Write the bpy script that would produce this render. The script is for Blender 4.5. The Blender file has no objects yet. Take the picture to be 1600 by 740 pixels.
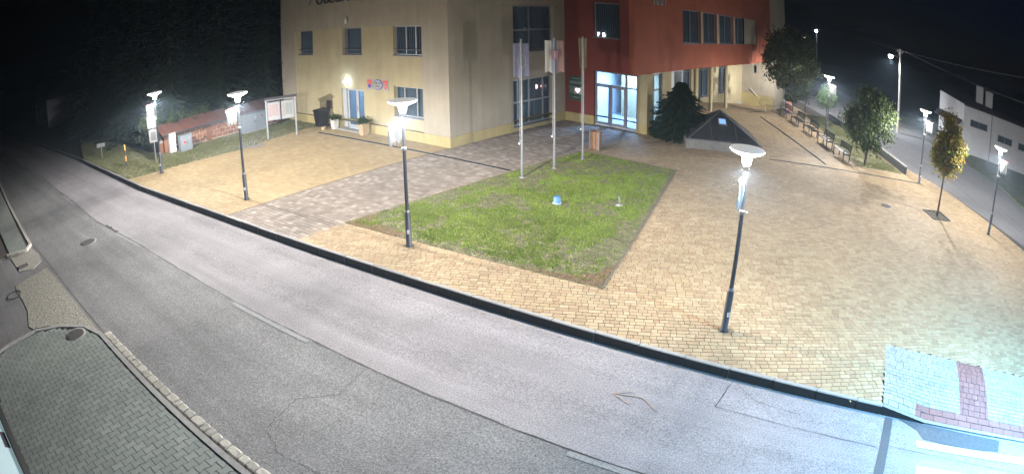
import bpy, math, random
import numpy as np
from mathutils import Vector, Matrix

# ------------------------------------------------------------------ camera, sky, sun, exposure
# world axes: X along the street front of the town hall, Y away from the street, origin at the hall's corner
S = bpy.context.scene
C = S.collection
CAM = Vector((18.711, -18.604, 6.4))
cam = bpy.data.cameras.new('camera')
co = bpy.data.objects.new('camera', cam); C.objects.link(co); S.camera = co
right = Vector((0.73435, 0.67852, -0.01869)); up = Vector((-0.23698, 0.28209, 0.92966)); fwd = Vector((-0.63606, 0.67826, -0.36795))
co.matrix_world = Matrix(((right.x, up.x, -fwd.x, CAM.x), (right.y, up.y, -fwd.y, CAM.y), (right.z, up.z, -fwd.z, CAM.z), (0, 0, 0, 1)))
cam.type = 'PANO'
cam.panorama_type = 'FISHEYE_LENS_POLYNOMIAL'
cam.sensor_width = 36; cam.fisheye_fov = math.pi
cam.fisheye_polynomial_k0 = 0; cam.fisheye_polynomial_k1 = -1.5862 / 36; cam.fisheye_polynomial_k2 = 0
cam.fisheye_polynomial_k3 = -1.0473 / 36 ** 3; cam.fisheye_polynomial_k4 = 0
cam.shift_x = 59.0 / 1600
cam.clip_end = 2000

world = bpy.data.worlds.new('World'); S.world = world; world.use_nodes = True
wn = world.node_tree; bg = wn.nodes['Background']
sky = wn.nodes.new('ShaderNodeTexSky'); sky.sky_type = 'NISHITA'; sky.sun_disc = False
sky.sun_elevation = math.radians(-5.0); sky.sun_rotation = math.radians(25); sky.altitude = 200; sky.ozone_density = 4.0
wn.links.new(sky.outputs[0], bg.inputs[0]); bg.inputs[1].default_value = 0.06
sl = bpy.data.lights.new('moon', 'SUN'); sl.energy = 0.002; sl.angle = math.radians(0.5); sl.color = (0.8, 0.88, 1.0)
so = bpy.data.objects.new('moon', sl); C.objects.link(so)
so.rotation_euler = (math.radians(-80), 0, math.radians(-25))
S.view_settings.view_transform = 'Standard'; S.view_settings.look = 'None'
S.view_settings.exposure = 0.95; S.view_settings.gamma = 1.0
HAZE = 0.0016; LAMP_W = 3000.0; CROSS_W = 1900.0

# ------------------------------------------------------------------ helpers
rng = random.Random(7)
nrng = np.random.default_rng(11)

def lin(c):
    return tuple(((x / 255) / 12.92 if x / 255 <= .04045 else ((x / 255 + .055) / 1.055) ** 2.4) for x in c)

class MB:
    def __init__(s): s.v = []; s.f = []; s.m = []; s.sm = []
    def add(s, vs, fs, mi=0, smooth=False):
        o = len(s.v); s.v.extend([tuple(v) for v in vs])
        for f in fs: s.f.append(tuple(i + o for i in f)); s.m.append(mi); s.sm.append(smooth)
        return s
    def box(s, x0, x1, y0, y1, z0, z1, mi=0):
        return s.add([(x0, y0, z0), (x1, y0, z0), (x1, y1, z0), (x0, y1, z0), (x0, y0, z1), (x1, y0, z1), (x1, y1, z1), (x0, y1, z1)],
                     [(0, 3, 2, 1), (4, 5, 6, 7), (0, 1, 5, 4), (1, 2, 6, 5), (2, 3, 7, 6), (3, 0, 4, 7)], mi)
    def bar(s, p, q, w, h=None, mi=0, upv=(0, 0, 1)):
        p = Vector(p); q = Vector(q); h = h or w; d = (q - p).normalized(); U = Vector(upv)
        if abs(d.dot(U)) > .98: U = Vector((0, 1, 0))
        a = d.cross(U).normalized() * (w / 2); b = a.cross(d).normalized() * (h / 2)
        vs = [p - a - b, p + a - b, p + a + b, p - a + b, q - a - b, q + a - b, q + a + b, q - a + b]
        return s.add(vs, [(0, 1, 2, 3), (7, 6, 5, 4), (0, 4, 5, 1), (1, 5, 6, 2), (2, 6, 7, 3), (3, 7, 4, 0)], mi)
    def tube(s, pts, rad, n=10, mi=0, cap=True):
        pts = [Vector(p) for p in pts]; rad = rad if isinstance(rad, (list, tuple)) else [rad] * len(pts)
        vs = []; fs = []
        for i, p in enumerate(pts):
            d = (pts[min(i + 1, len(pts) - 1)] - pts[max(i - 1, 0)]).normalized()
            a = d.cross(Vector((0, 0, 1)) if abs(d.z) < .9 else Vector((1, 0, 0))).normalized(); b = d.cross(a)
            for k in range(n):
                t = 2 * math.pi * k / n; vs.append(p + (a * math.cos(t) + b * math.sin(t)) * rad[i])
        for i in range(len(pts) - 1):
            for k in range(n):
                fs.append((i * n + k, i * n + (k + 1) % n, (i + 1) * n + (k + 1) % n, (i + 1) * n + k))
        s.add(vs, fs, mi, True)
        if cap: s.add(vs[:n], [tuple(range(n))], mi); s.add(vs[-n:], [tuple(range(n))[::-1]], mi)
        return s
    def lathe(s, prof, n=20, c=(0, 0, 0), mi=0, smooth=True):
        vs = []; fs = []
        for r, z in prof:
            for k in range(n):
                t = 2 * math.pi * k / n; vs.append((c[0] + r * math.cos(t), c[1] + r * math.sin(t), c[2] + z))
        for i in range(len(prof) - 1):
            for k in range(n): fs.append((i * n + k, i * n + (k + 1) % n, (i + 1) * n + (k + 1) % n, (i + 1) * n + k))
        s.add(vs, fs, mi, smooth)
        s.add(vs[:n], [tuple(range(n))[::-1]], mi); s.add(vs[-n:], [tuple(range(n))], mi)
        return s
    def prism(s, poly, z0, z1, mi=0, bottom=True):
        n = len(poly); vs = [(p[0], p[1], z0 if len(p) < 3 else z0 + p[2]) for p in poly] + [(p[0], p[1], z1 if len(p) < 3 else z1 + p[2]) for p in poly]
        fs = [tuple(range(n, 2 * n))] + [(i, (i + 1) % n, n + (i + 1) % n, n + i) for i in range(n)]
        if bottom: fs.append(tuple(range(n))[::-1])
        return s.add(vs, fs, mi)
    def extrude(s, poly3, d, mi=0):
        n = len(poly3); d = Vector(d); vs = [Vector(p) for p in poly3]; vs2 = [p + d for p in vs]
        return s.add(vs + vs2, [tuple(range(n))[::-1], tuple(range(n, 2 * n))] + [(i, (i + 1) % n, n + (i + 1) % n, n + i) for i in range(n)], mi)
    def mesh(s, name, mats, rnd=None):
        me = bpy.data.meshes.new(name); me.from_pydata(s.v, [], s.f)
        for m in (mats if isinstance(mats, (list, tuple)) else [mats]): me.materials.append(m)
        me.polygons.foreach_set('material_index', s.m); me.polygons.foreach_set('use_smooth', s.sm)
        if rnd is not None:
            a = me.attributes.new('rnd', 'FLOAT', 'FACE'); a.data.foreach_set('value', rnd)
        me.update(); return me
    def build(s, name, mats, parent=None, loc=None, rz=0, rnd=None, kind=None):
        o = bpy.data.objects.new(name, s.mesh(name, mats, rnd)); C.objects.link(o)
        if parent: o.parent = parent
        if loc: o.location = loc
        if rz: o.rotation_euler = (0, 0, rz)
        if kind: o['kind'] = kind
        return o

def tag(o, label, cat, group=None):
    o['label'] = label; o['category'] = cat
    if group: o['group'] = group
    return o
def thing(name, label, cat, loc=(0, 0, 0), rz=0, group=None):
    o = bpy.data.objects.new(name, None); C.objects.link(o); o.location = loc; o.rotation_euler = (0, 0, rz); o.empty_display_size = .2
    return tag(o, label, cat, group)
def copy_tree(o, parent=None):
    c = o.copy(); C.objects.link(c); c.parent = parent
    for ch in list(o.children): copy_tree(ch, c)
    return c
def text_mesh(body, size, ext, mat, name, parent, loc, rot, align='LEFT', kind=None):
    cu = bpy.data.curves.new(name, 'FONT'); cu.body = body; cu.size = size; cu.extrude = ext; cu.align_x = align; cu.align_y = 'BOTTOM_BASELINE'
    t = bpy.data.objects.new('tmp', cu); me = bpy.data.meshes.new_from_object(t); bpy.data.objects.remove(t)
    me.materials.clear(); me.materials.append(mat)
    o = bpy.data.objects.new(name, me); C.objects.link(o); o.parent = parent; o.location = loc; o.rotation_euler = rot
    return o

# ------------------------------------------------------------------ materials
def nt(name):
    m = bpy.data.materials.new(name); m.use_nodes = True; t = m.node_tree; p = t.nodes['Principled BSDF']; return m, t, p
def mat(name, c, rough=.7, var=.12, scale=3., bump=0., bscale=60., metal=0., c2=None, det=6, spec=.5, big=0., emit=None, es=0):
    m, t, p = nt(name); N = t.nodes; L = t.links
    p.inputs['Roughness'].default_value = rough; p.inputs['Metallic'].default_value = metal; p.inputs['Specular IOR Level'].default_value = spec
    tc = N.new('ShaderNodeTexCoord'); no = N.new('ShaderNodeTexNoise'); no.inputs['Scale'].default_value = scale; no.inputs['Detail'].default_value = det; no.inputs['Roughness'].default_value = .65
    L.new(tc.outputs['Object'], no.inputs['Vector'])
    r = N.new('ShaderNodeValToRGB'); r.color_ramp.elements[0].position = .3; r.color_ramp.elements[1].position = .7
    a = tuple(max(0, x * (1 - var)) for x in c); b = tuple(min(1, x * (1 + var)) for x in (c2 or c))
    r.color_ramp.elements[0].color = (*a, 1); r.color_ramp.elements[1].color = (*b, 1)
    L.new(no.outputs['Fac'], r.inputs['Fac']); col = r.outputs[0]
    if big:
        n2 = N.new('ShaderNodeTexNoise'); n2.inputs['Scale'].default_value = scale * .07; n2.inputs['Detail'].default_value = 4; L.new(tc.outputs['Object'], n2.inputs['Vector'])
        mr = N.new('ShaderNodeMapRange'); mr.inputs[1].default_value = .3; mr.inputs[2].default_value = .7; mr.inputs[3].default_value = 1 - big; mr.inputs[4].default_value = 1 + big; L.new(n2.outputs['Fac'], mr.inputs[0])
        mx = N.new('ShaderNodeMix'); mx.data_type = 'RGBA'; mx.blend_type = 'MULTIPLY'; mx.inputs[0].default_value = 1; L.new(col, mx.inputs[6]); L.new(mr.outputs[0], mx.inputs[7]); col = mx.outputs[2]
    L.new(col, p.inputs['Base Color'])
    if bump:
        nb = N.new('ShaderNodeTexNoise'); nb.inputs['Scale'].default_value = bscale; nb.inputs['Detail'].default_value = 5; L.new(tc.outputs['Object'], nb.inputs['Vector'])
        bu = N.new('ShaderNodeBump'); bu.inputs['Strength'].default_value = bump; bu.inputs['Distance'].default_value = .02; L.new(nb.outputs['Fac'], bu.inputs['Height']); L.new(bu.outputs[0], p.inputs['Normal'])
    if emit: p.inputs['Emission Color'].default_value = (*emit, 1); p.inputs['Emission Strength'].default_value = es
    return m
def streaks(m, amt=.11):
    t = m.node_tree; N = t.nodes; L = t.links; p = N['Principled BSDF']; src = p.inputs['Base Color'].links[0].from_socket
    tc = N.new('ShaderNodeTexCoord'); mp = N.new('ShaderNodeMapping'); mp.inputs['Scale'].default_value = (2.6, 2.6, .16); L.new(tc.outputs['Object'], mp.inputs['Vector'])
    n = N.new('ShaderNodeTexNoise'); n.inputs['Scale'].default_value = 1.; n.inputs['Detail'].default_value = 8; n.inputs['Roughness'].default_value = .7; L.new(mp.outputs[0], n.inputs['Vector'])
    n2 = N.new('ShaderNodeTexNoise'); n2.inputs['Scale'].default_value = .45; n2.inputs['Detail'].default_value = 6; L.new(tc.outputs['Object'], n2.inputs['Vector'])
    o = None
    for q, a in ((n, amt), (n2, amt * .8)):
        r = N.new('ShaderNodeMapRange'); r.inputs[1].default_value = .32; r.inputs[2].default_value = .68; r.inputs[3].default_value = 1 - a; r.inputs[4].default_value = 1 + a * .5; L.new(q.outputs['Fac'], r.inputs[0])
        mx = N.new('ShaderNodeMix'); mx.data_type = 'RGBA'; mx.blend_type = 'MULTIPLY'; mx.inputs[0].default_value = 1; L.new(src, mx.inputs[6]); L.new(r.outputs[0], mx.inputs[7]); src = mx.outputs[2]
    L.new(src, p.inputs['Base Color']); return m
def pieces(name, cols, rough=.8, bump=.25, bscale=40., trans=0., gvar=.12, gscale=.35):
    """colour picked per piece (face attribute rnd + object random) from a ramp, with stains over the whole surface"""
    m, t, p = nt(name); N = t.nodes; L = t.links; p.inputs['Roughness'].default_value = rough; p.inputs['Specular IOR Level'].default_value = .3
    at = N.new('ShaderNodeAttribute'); at.attribute_name = 'rnd'; oi = N.new('ShaderNodeObjectInfo')
    ad = N.new('ShaderNodeMath'); ad.operation = 'ADD'; L.new(at.outputs['Fac'], ad.inputs[0]); L.new(oi.outputs['Random'], ad.inputs[1])
    fr = N.new('ShaderNodeMath'); fr.operation = 'FRACT'; L.new(ad.outputs[0], fr.inputs[0])
    r = N.new('ShaderNodeValToRGB'); e = r.color_ramp.elements
    while len(e) < len(cols): e.new(.5)
    for i, c in enumerate(cols): e[i].position = i / (len(cols) - 1); e[i].color = (*c, 1)
    L.new(fr.outputs[0], r.inputs[0])
    ge = N.new('ShaderNodeNewGeometry'); no = N.new('ShaderNodeTexNoise'); no.inputs['Scale'].default_value = gscale; no.inputs['Detail'].default_value = 7; no.inputs['Roughness'].default_value = .7; L.new(ge.outputs['Position'], no.inputs['Vector'])
    n3 = N.new('ShaderNodeTexNoise'); n3.inputs['Scale'].default_value = 26; n3.inputs['Detail'].default_value = 4; L.new(ge.outputs['Position'], n3.inputs['Vector'])
    m1 = N.new('ShaderNodeMapRange'); m1.inputs[1].default_value = .3; m1.inputs[2].default_value = .7; m1.inputs[3].default_value = 1 - gvar; m1.inputs[4].default_value = 1 + gvar; L.new(no.outputs['Fac'], m1.inputs[0])
    m2 = N.new('ShaderNodeMapRange'); m2.inputs[1].default_value = .3; m2.inputs[2].default_value = .7; m2.inputs[3].default_value = .86; m2.inputs[4].default_value = 1.12; L.new(n3.outputs['Fac'], m2.inputs[0])
    mm = N.new('ShaderNodeMath'); mm.operation = 'MULTIPLY'; L.new(m1.outputs[0], mm.inputs[0]); L.new(m2.outputs[0], mm.inputs[1])
    mx = N.new('ShaderNodeMix'); mx.data_type = 'RGBA'; mx.blend_type = 'MULTIPLY'; mx.inputs[0].default_value = 1; L.new(r.outputs[0], mx.inputs[6]); L.new(mm.outputs[0], mx.inputs[7])
    L.new(mx.outputs[2], p.inputs['Base Color'])
    if bump:
        nb = N.new('ShaderNodeTexNoise'); nb.inputs['Scale'].default_value = bscale; L.new(ge.outputs['Position'], nb.inputs['Vector'])
        bu = N.new('ShaderNodeBump'); bu.inputs['Strength'].default_value = bump; bu.inputs['Distance'].default_value = .02; L.new(nb.outputs['Fac'], bu.inputs['Height']); L.new(bu.outputs[0], p.inputs['Normal'])
    if trans:
        out = N['Material Output']; tr = N.new('ShaderNodeBsdfTranslucent'); L.new(mx.outputs[2], tr.inputs[0]); ms = N.new('ShaderNodeMixShader'); ms.inputs[0].default_value = trans
        L.new(p.outputs[0], ms.inputs[1]); L.new(tr.outputs[0], ms.inputs[2]); L.new(ms.outputs[0], out.inputs[0])
    return m
def emis(name, c, s):
    m, t, p = nt(name); p.inputs['Base Color'].default_value = (*[min(1, x) for x in c], 1); p.inputs['Emission Color'].default_value = (*c, 1); p.inputs['Emission Strength'].default_value = s; return m
def glass(name, c=(.75, .85, .9), op=.25, rough=.03):
    m, t, p = nt(name); N = t.nodes; L = t.links; out = N['Material Output']
    tr = N.new('ShaderNodeBsdfTransparent'); tr.inputs[0].default_value = (*c, 1); p.inputs['Base Color'].default_value = (.03, .04, .05, 1); p.inputs['Roughness'].default_value = rough; p.inputs['Specular IOR Level'].default_value = .8
    ms = N.new('ShaderNodeMixShader'); ms.inputs[0].default_value = op; L.new(tr.outputs[0], ms.inputs[1]); L.new(p.outputs[0], ms.inputs[2]); L.new(ms.outputs[0], out.inputs[0]); return m

def asphalt(name, c, grain=.5, streak=.1, ang=7.3):
    m, t, p = nt(name); N = t.nodes; L = t.links; p.inputs['Roughness'].default_value = .85; p.inputs['Specular IOR Level'].default_value = .35
    ge = N.new('ShaderNodeNewGeometry'); mp = N.new('ShaderNodeMapping'); mp.inputs['Rotation'].default_value = (0, 0, math.radians(-ang)); L.new(ge.outputs['Position'], mp.inputs['Vector'])
    ms = N.new('ShaderNodeMapping'); ms.inputs['Scale'].default_value = (.09, 1.3, 1); L.new(mp.outputs[0], ms.inputs['Vector'])
    def noise(v, sc, det, lo, hi, a0=.3, a1=.7):
        n = N.new('ShaderNodeTexNoise'); n.inputs['Scale'].default_value = sc; n.inputs['Detail'].default_value = det; n.inputs['Roughness'].default_value = .6; L.new(v, n.inputs['Vector'])
        r = N.new('ShaderNodeMapRange'); r.inputs[1].default_value = a0; r.inputs[2].default_value = a1; r.inputs[3].default_value = lo; r.inputs[4].default_value = hi; L.new(n.outputs['Fac'], r.inputs[0]); return r.outputs[0]
    f = [noise(ge.outputs['Position'], 34, 3, 1 - grain, 1 + grain), noise(ge.outputs['Position'], 130, 2, 1 - grain * .6, 1 + grain * .6), noise(ms.outputs[0], 1.0, 5, 1 - streak, 1 + streak), noise(ge.outputs['Position'], .9, 6, 1 - streak * .6, 1 + streak * .6), noise(ge.outputs['Position'], 7, 3, .25, 1., .22, .27)]
    o = f[0]
    for q in f[1:]:
        k = N.new('ShaderNodeMath'); k.operation = 'MULTIPLY'; L.new(o, k.inputs[0]); L.new(q, k.inputs[1]); o = k.outputs[0]
    mx = N.new('ShaderNodeMix'); mx.data_type = 'RGBA'; mx.blend_type = 'MULTIPLY'; mx.inputs[0].default_value = 1; mx.inputs[6].default_value = (*c, 1); L.new(o, mx.inputs[7]); L.new(mx.outputs[2], p.inputs['Base Color'])
    nb = N.new('ShaderNodeTexNoise'); nb.inputs['Scale'].default_value = 110; L.new(ge.outputs['Position'], nb.inputs['Vector']); bu = N.new('ShaderNodeBump'); bu.inputs['Strength'].default_value = .5; bu.inputs['Distance'].default_value = .02; L.new(nb.outputs['Fac'], bu.inputs['Height']); L.new(bu.outputs[0], p.inputs['Normal'])
    return m
m_road = asphalt('asphalt_worn', (.25, .229, .232), .44, .19)
m_lane = asphalt('asphalt_older_lane', (.182, .176, .172), .58, .2)
m_lane_r = asphalt('asphalt_side_road', (.15, .146, .15), .25, .1, 120)
m_tar = mat('tar_seam', (.018, .017, .017), .7, .3, 20)
m_paint = mat('road_paint_worn', (.15, .148, .145), .8, .1, 22, .2, 90, c2=(.29, .287, .28), det=8)
m_paint_w = mat('crossing_paint', (.4, .4, .4), .7, .3, 8, c2=(.6, .6, .6))
m_orange_paint = mat('orange_spray', (.25, .215, .2), .8, .06, 30, c2=(.33, .25, .2))
m_kerb = mat('kerb_concrete', (.27, .26, .25), .9, .2, 7, .4, 80, big=.15)
m_kerb_b = pieces('kerb_block_concrete', [(.24, .23, .22), (.3, .29, .275), (.26, .25, .235), (.33, .315, .3)], .9, .4, 50)
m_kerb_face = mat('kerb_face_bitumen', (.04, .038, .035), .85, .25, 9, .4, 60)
m_conc = mat('concrete', (.3, .29, .27), .9, .2, 6, .4, 70, big=.15)
m_agg = mat('exposed_aggregate', (.14, .128, .1), .95, .6, 15, .8, 40, c2=(.3, .28, .23), det=3)
m_soil_g = mat('grey_sand', (.085, .088, .08), .95, .2, 14)
m_soil = mat('sand_joint', (.055, .045, .035), .95, .3, 20)
m_soil2 = mat('lawn_soil', (.08, .095, .035), .95, .45, 3.5, .6, 30, c2=(.22, .2, .11), det=8)
m_dirt = mat('bare_earth', (.17, .1, .055), .95, .35, 8, .6, 40)
m_ground = mat('rough_ground', (.03, .035, .018), .95, .3, 1.5, .5, 20)
YEL = [(.268, .19, .112), (.318, .238, .138), (.355, .27, .162), (.3, .21, .128), (.372, .293, .182), (.333, .246, .142), (.275, .187, .114)]
m_pave = pieces('paver_sand_yellow', YEL, gvar=.12, gscale=.5)
m_park = pieces('paver_ochre', [(.31, .22, .115), (.35, .26, .14), (.32, .235, .125), (.375, .29, .165), (.29, .205, .105)])
m_drive = pieces('paver_grey_tan', [(.2, .16, .13), (.235, .195, .158), (.18, .145, .118), (.27, .225, .185), (.21, .17, .136), (.34, .29, .245), (.19, .152, .122)])
m_iblock = pieces('interlock_grey', [(.2, .218, .196), (.24, .256, .23), (.218, .235, .21), (.262, .275, .248)], gvar=.16)
m_white_pave = pieces('paver_pale_grey', [(.24, .24, .235), (.31, .31, .3), (.28, .28, .275)])
m_red_pave = pieces('paver_tactile_red', [(.22, .1, .085), (.25, .115, .1), (.2, .09, .08)])
m_granite = pieces('granite_sett', [(.33, .31, .27), (.42, .39, .33), (.38, .35, .3), (.46, .43, .37)], .85, .6, 50)
m_brick = pieces('split_brick', [(.15, .065, .04), (.2, .09, .052), (.17, .075, .045), (.23, .105, .062)], .9, .5, 30)
m_mortar = mat('mortar_pale', (.36, .3, .24), .95, .15, 10)
m_beige = mat('render_beige', (.32, .28, .215), .95, .07, 1.2, .15, 120, big=.1)
m_cream = mat('render_cream', (.36, .305, .185), .95, .07, 1.2, .15, 120, big=.08)
m_plinth = mat('plinth_yellow', (.36, .29, .13), .95, .1, 2, .2, 120)
m_red_c = mat('render_red_shaded', (.15, .032, .022), .9, .08, 1.0, .12, 120, big=.08)  # brick red darkened: shade put into the colour of entrance front and bay
m_red = mat('render_brick_red', (.29, .08, .042), .9, .08, 1.0, .12, 120, big=.08)
for m_ in (m_beige, m_cream, m_red, m_plinth): streaks(m_)
m_white = mat('white_plastic', (.5, .5, .49), .4, .04)
m_alu = mat('aluminium_grey', (.32, .33, .34), .4, .08, 6, metal=.4)
m_frame = mat('window_frame_grey', (.18, .18, .2), .5, .06)
m_frame_w = mat('window_frame_white', (.36, .37, .38), .45, .05)
m_steel = mat('galvanised_steel', (.24, .245, .255), .5, .12, 9, metal=.6)
m_pole = mat('lamp_pole_dark', (.035, .037, .045), .45, .15, 8, metal=.3)
m_sleeve = mat('lamp_sleeve_dark', (.05, .052, .06), .5, .15, 8, metal=.2)
m_drain = mat('drain_black', (.012, .011, .01), .95, .2, spec=.1)
m_black = mat('black_plastic', (.015, .015, .016), .5, .2)
m_iron = mat('cast_iron', (.09, .08, .075), .7, .3, 30, metal=.3)
m_wood = mat('bench_wood_dark', (.016, .012, .009), .6, .3, 12)
m_woodbin = mat('bin_wood_orange', (.24, .12, .06), .65, .25, 8)
m_redwood = mat('bin_wood_red', (.22, .07, .035), .65, .25, 8)
m_bark = mat('bark', (.045, .033, .024), .95, .35, 14, .7, 30)
m_green_leaf = pieces('leaf_green', [(.018, .036, .009), (.035, .06, .014), (.025, .046, .011), (.05, .075, .02)], .6, 0, trans=.3)
m_grey_leaf = pieces('leaf_olive', [(.03, .05, .014), (.06, .085, .025), (.04, .062, .018), (.1, .12, .042)], .6, 0, trans=.3)
m_autumn = pieces('leaf_autumn', [(.1, .12, .022), (.22, .18, .03), (.25, .13, .026), (.07, .11, .02), (.22, .2, .035)], .6, 0, trans=.35)
m_big_leaf = pieces('leaf_maple', [(.022, .038, .01), (.04, .06, .014), (.065, .05, .013), (.025, .045, .01)], .6, 0, trans=.3)
m_needle = pieces('needles', [(.01, .02, .008), (.016, .031, .012), (.024, .04, .016), (.013, .026, .01)], .7, 0, trans=.15)
m_grass = pieces('grass_blades', [(.055, .115, .015), (.19, .275, .034), (.1, .175, .022), (.42, .44, .09), (.15, .225, .034), (.25, .32, .045), (.066, .138, .018)], .6, 0, trans=.3, gvar=.3, gscale=.5)
m_grass_dry = pieces('grass_dry', [(.2, .18, .1), (.13, .14, .06), (.17, .16, .085), (.24, .21, .13)], .7, 0, trans=.25)
m_grass_old = pieces('verge_blades', [(.09, .11, .03), (.13, .14, .045), (.16, .15, .06), (.1, .12, .035)], .7, 0, trans=.25)
m_glass = glass('window_glass', (.85, .9, .95), .14)
m_glass_lit = glass('door_glass', (.82, .9, 1.), .12)
m_dark_room = mat('dark_interior', (.05, .05, .055), .9, .2)
m_curtain = mat('curtain_fabric', (.17, .19, .2), .9, .15, 4)
m_room = mat('lobby_white', (.62, .64, .66), .8, .04)
m_tile = mat('lobby_floor', (.42, .44, .46), .3, .08, 3)
m_roofcap = mat('metal_roof_brown', (.11, .045, .032), .6, .15, 4)
m_cab = mat('cabinet_grey', (.17, .19, .21), .5, .1, 5)
m_redprint = mat('print_red', (.55, .05, .04), .6, .08)
m_blueprint = mat('print_blue', (.03, .06, .3), .6, .08)
m_signwhite = mat('sign_panel_white', (.16, .16, .158), .6, .06)
m_whiteprint = mat('print_white', (.26, .26, .255), .6, .06)
m_darkprint = mat('print_dark', (.03, .03, .035), .6, .1)
m_greenboard = mat('board_dark_green', (.03, .07, .05), .6, .12)
m_eu = mat('flag_eu_blue', (.17, .17, .24), .8, .08); m_star = mat('flag_star_yellow', (.45, .4, .15), .8, .05)
m_fw = mat('flag_white', (.5, .48, .43), .8, .05); m_fb = mat('flag_blue', (.13, .15, .24), .8, .06); m_fr = mat('flag_red', (.31, .18, .16), .8, .06); m_fy = mat('flag_yellow', (.36, .29, .16), .8, .08)
m_lampwhite = emis('lamp_diffuser', (1., .97, .92), 12.)
m_lampcap = mat('lamp_cap_glare', (.55, .56, .57), .5, .05, emit=(1., .97, .92), es=.25); m_lampneck = emis('lamp_neck', (1., .97, .92), 10.)  # cap emits faintly to look blown out: glare put into its material
m_cross_em = emis('led_panel_cool', (.75, .88, 1.), 60.)
m_banner = mat('banner_white', (.55, .54, .52), .8, .03)
m_terra = mat('planter_tan', (.36, .27, .16), .8, .1); m_planter_w = mat('planter_pale', (.55, .53, .48), .8, .06)
m_blue_bucket = mat('bucket_blue', (.06, .16, .36), .5, .1); m_sky_bar = mat('skylight_bar', (.07, .07, .075), .6, .15, 6); m_sky_glass = mat('skylight_sheet', (.05, .053, .058), .5, .15, 5, metal=.3)
m_house = mat('house_render_pale', (.5, .5, .52), .95, .07, 1.5, .1, 90, big=.08); m_house_roof = mat('house_roof_dark', (.03, .03, .035), .8, .15)
m_postcon = mat('pole_concrete', (.38, .36, .32), .9, .12, 6)
m_wire = mat('cable_grey', (.16, .16, .17), .6, .1)

# ------------------------------------------------------------------ terrain
def clamp(x, a=0., b=1.): return max(a, min(b, x))
def rz_(u, v): return -0.097 * clamp(v - 21, 0, 12.6) * clamp((7.6 - u) / 1.6)
def inpoly(x, y, P):
    r = False; j = len(P) - 1
    for i in range(len(P)):
        xi, yi = P[i]; xj, yj = P[j]
        if (yi > y) != (yj > y) and x < (xj - xi) * (y - yi) / (yj - yi) + xi: r = not r
        j = i
    return r
def rsc(p, k=1.022):   # a spot surveyed at plaza level, moved to the lower level of the roadway
    return (CAM.x + (p[0] - CAM.x) * k, CAM.y + (p[1] - CAM.y) * k)
def struct(o): o['kind'] = 'structure'; return o

def grid_sheet(name, xs, ys, zf, m):
    b = MB(); nx = len(xs); vs = [(x, y, zf(x, y)) for y in ys for x in xs]
    fs = [(j * nx + i, j * nx + i + 1, (j + 1) * nx + i + 1, (j + 1) * nx + i) for j in range(len(ys) - 1) for i in range(nx - 1)]
    b.add(vs, fs, 0, True); return struct(b.build(name, m))
xs = [-900, -300, -120, -60, -30, -15, -8] + [i * .8 for i in range(-4, 16)] + [16, 24, 40, 70, 130, 300, 900]
ys = [-600, -200, -80, -45, -30, -20, -10, 0, 10, 18] + [20 + .9 * i for i in range(20)] + [42, 55, 80, 130, 300, 900]
grid_sheet('ground', xs, ys, lambda x, y: -.26 + rz_(x, y), m_ground)

# street: two lanes of asphalt, the nearer one older
KERB = [(-120, -27), (-60, -18.4), (-35, -14.9), (-20.2, -12.97), (-7.78, -11.84), (-.3, -10.8), (3.91, -10.27), (8.23, -9.68), (13.32, -9.04), (19.67, -8.23), (24.2, -7.66), (40, -5.7), (120, 5)]
def kv(u):
    for a, b in zip(KERB, KERB[1:]):
        if a[0] <= u <= b[0]: return a[1] + (b[1] - a[1]) * (u - a[0]) / (b[0] - a[0])
CL = [rsc(p) for p in [(-20.52, -16.55), (-11.44, -15.64), (-8.8, -15.34), (-4.71, -15.0), (-.32, -14.23), (6.35, -13.43), (9.13, -13.04), (14.93, -12.33), (24, -11.2)]]
CL = [(-120, -30.5), (-60, -21.9), (-35, -18.4)] + CL + [(40, -9.2), (120, 1.5)]
NE = [rsc(p) for p in [(-20.11, -19.62), (-5.25, -18.35), (-1.64, -17.81), (4.97, -17.05), (8.46, -16.62), (11.75, -16.19), (20, -15.15)]]
NE = [(-120, -34.5), (-60, -25.3), (-35, -21.8)] + NE + [(40, -12.7), (120, -2)]
def strip(A, B, z, zb=None):
    zb = z if zb is None else zb
    b = MB()
    us = sorted(set([p[0] for p in A] + [p[0] for p in B]))
    def iv(P, u):
        for a, c in zip(P, P[1:]):
            if a[0] <= u <= c[0]: return a[1] + (c[1] - a[1]) * (u - a[0]) / (c[0] - a[0])
    us = [u for u in us if iv(A, u) is not None and iv(B, u) is not None]
    vs = []; fs = []
    for u in us: vs += [(u, iv(A, u), z), (u, iv(B, u), zb)]
    for i in range(len(us) - 1): fs.append((2 * i, 2 * i + 2, 2 * i + 3, 2 * i + 1))
    b.add(vs, fs); return b
def clv(u): return [a[1] + (b[1] - a[1]) * (u - a[0]) / (b[0] - a[0]) for a, b in zip(CL, CL[1:]) if a[0] <= u <= b[0]][0]
def rdz(u, v): return -.14 - .065 * max(0., (v - clv(u)) / (kv(u) + .05 - clv(u)))
road = struct(strip(NE, CL, -.14).build('road', m_road))
far_lane = strip(CL, [(p[0], p[1] + .05) for p in KERB], -.14, -.205).build('far_lane', m_road, road)
struct(strip(NE, CL, -.136).build('road_lane', m_lane))
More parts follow.
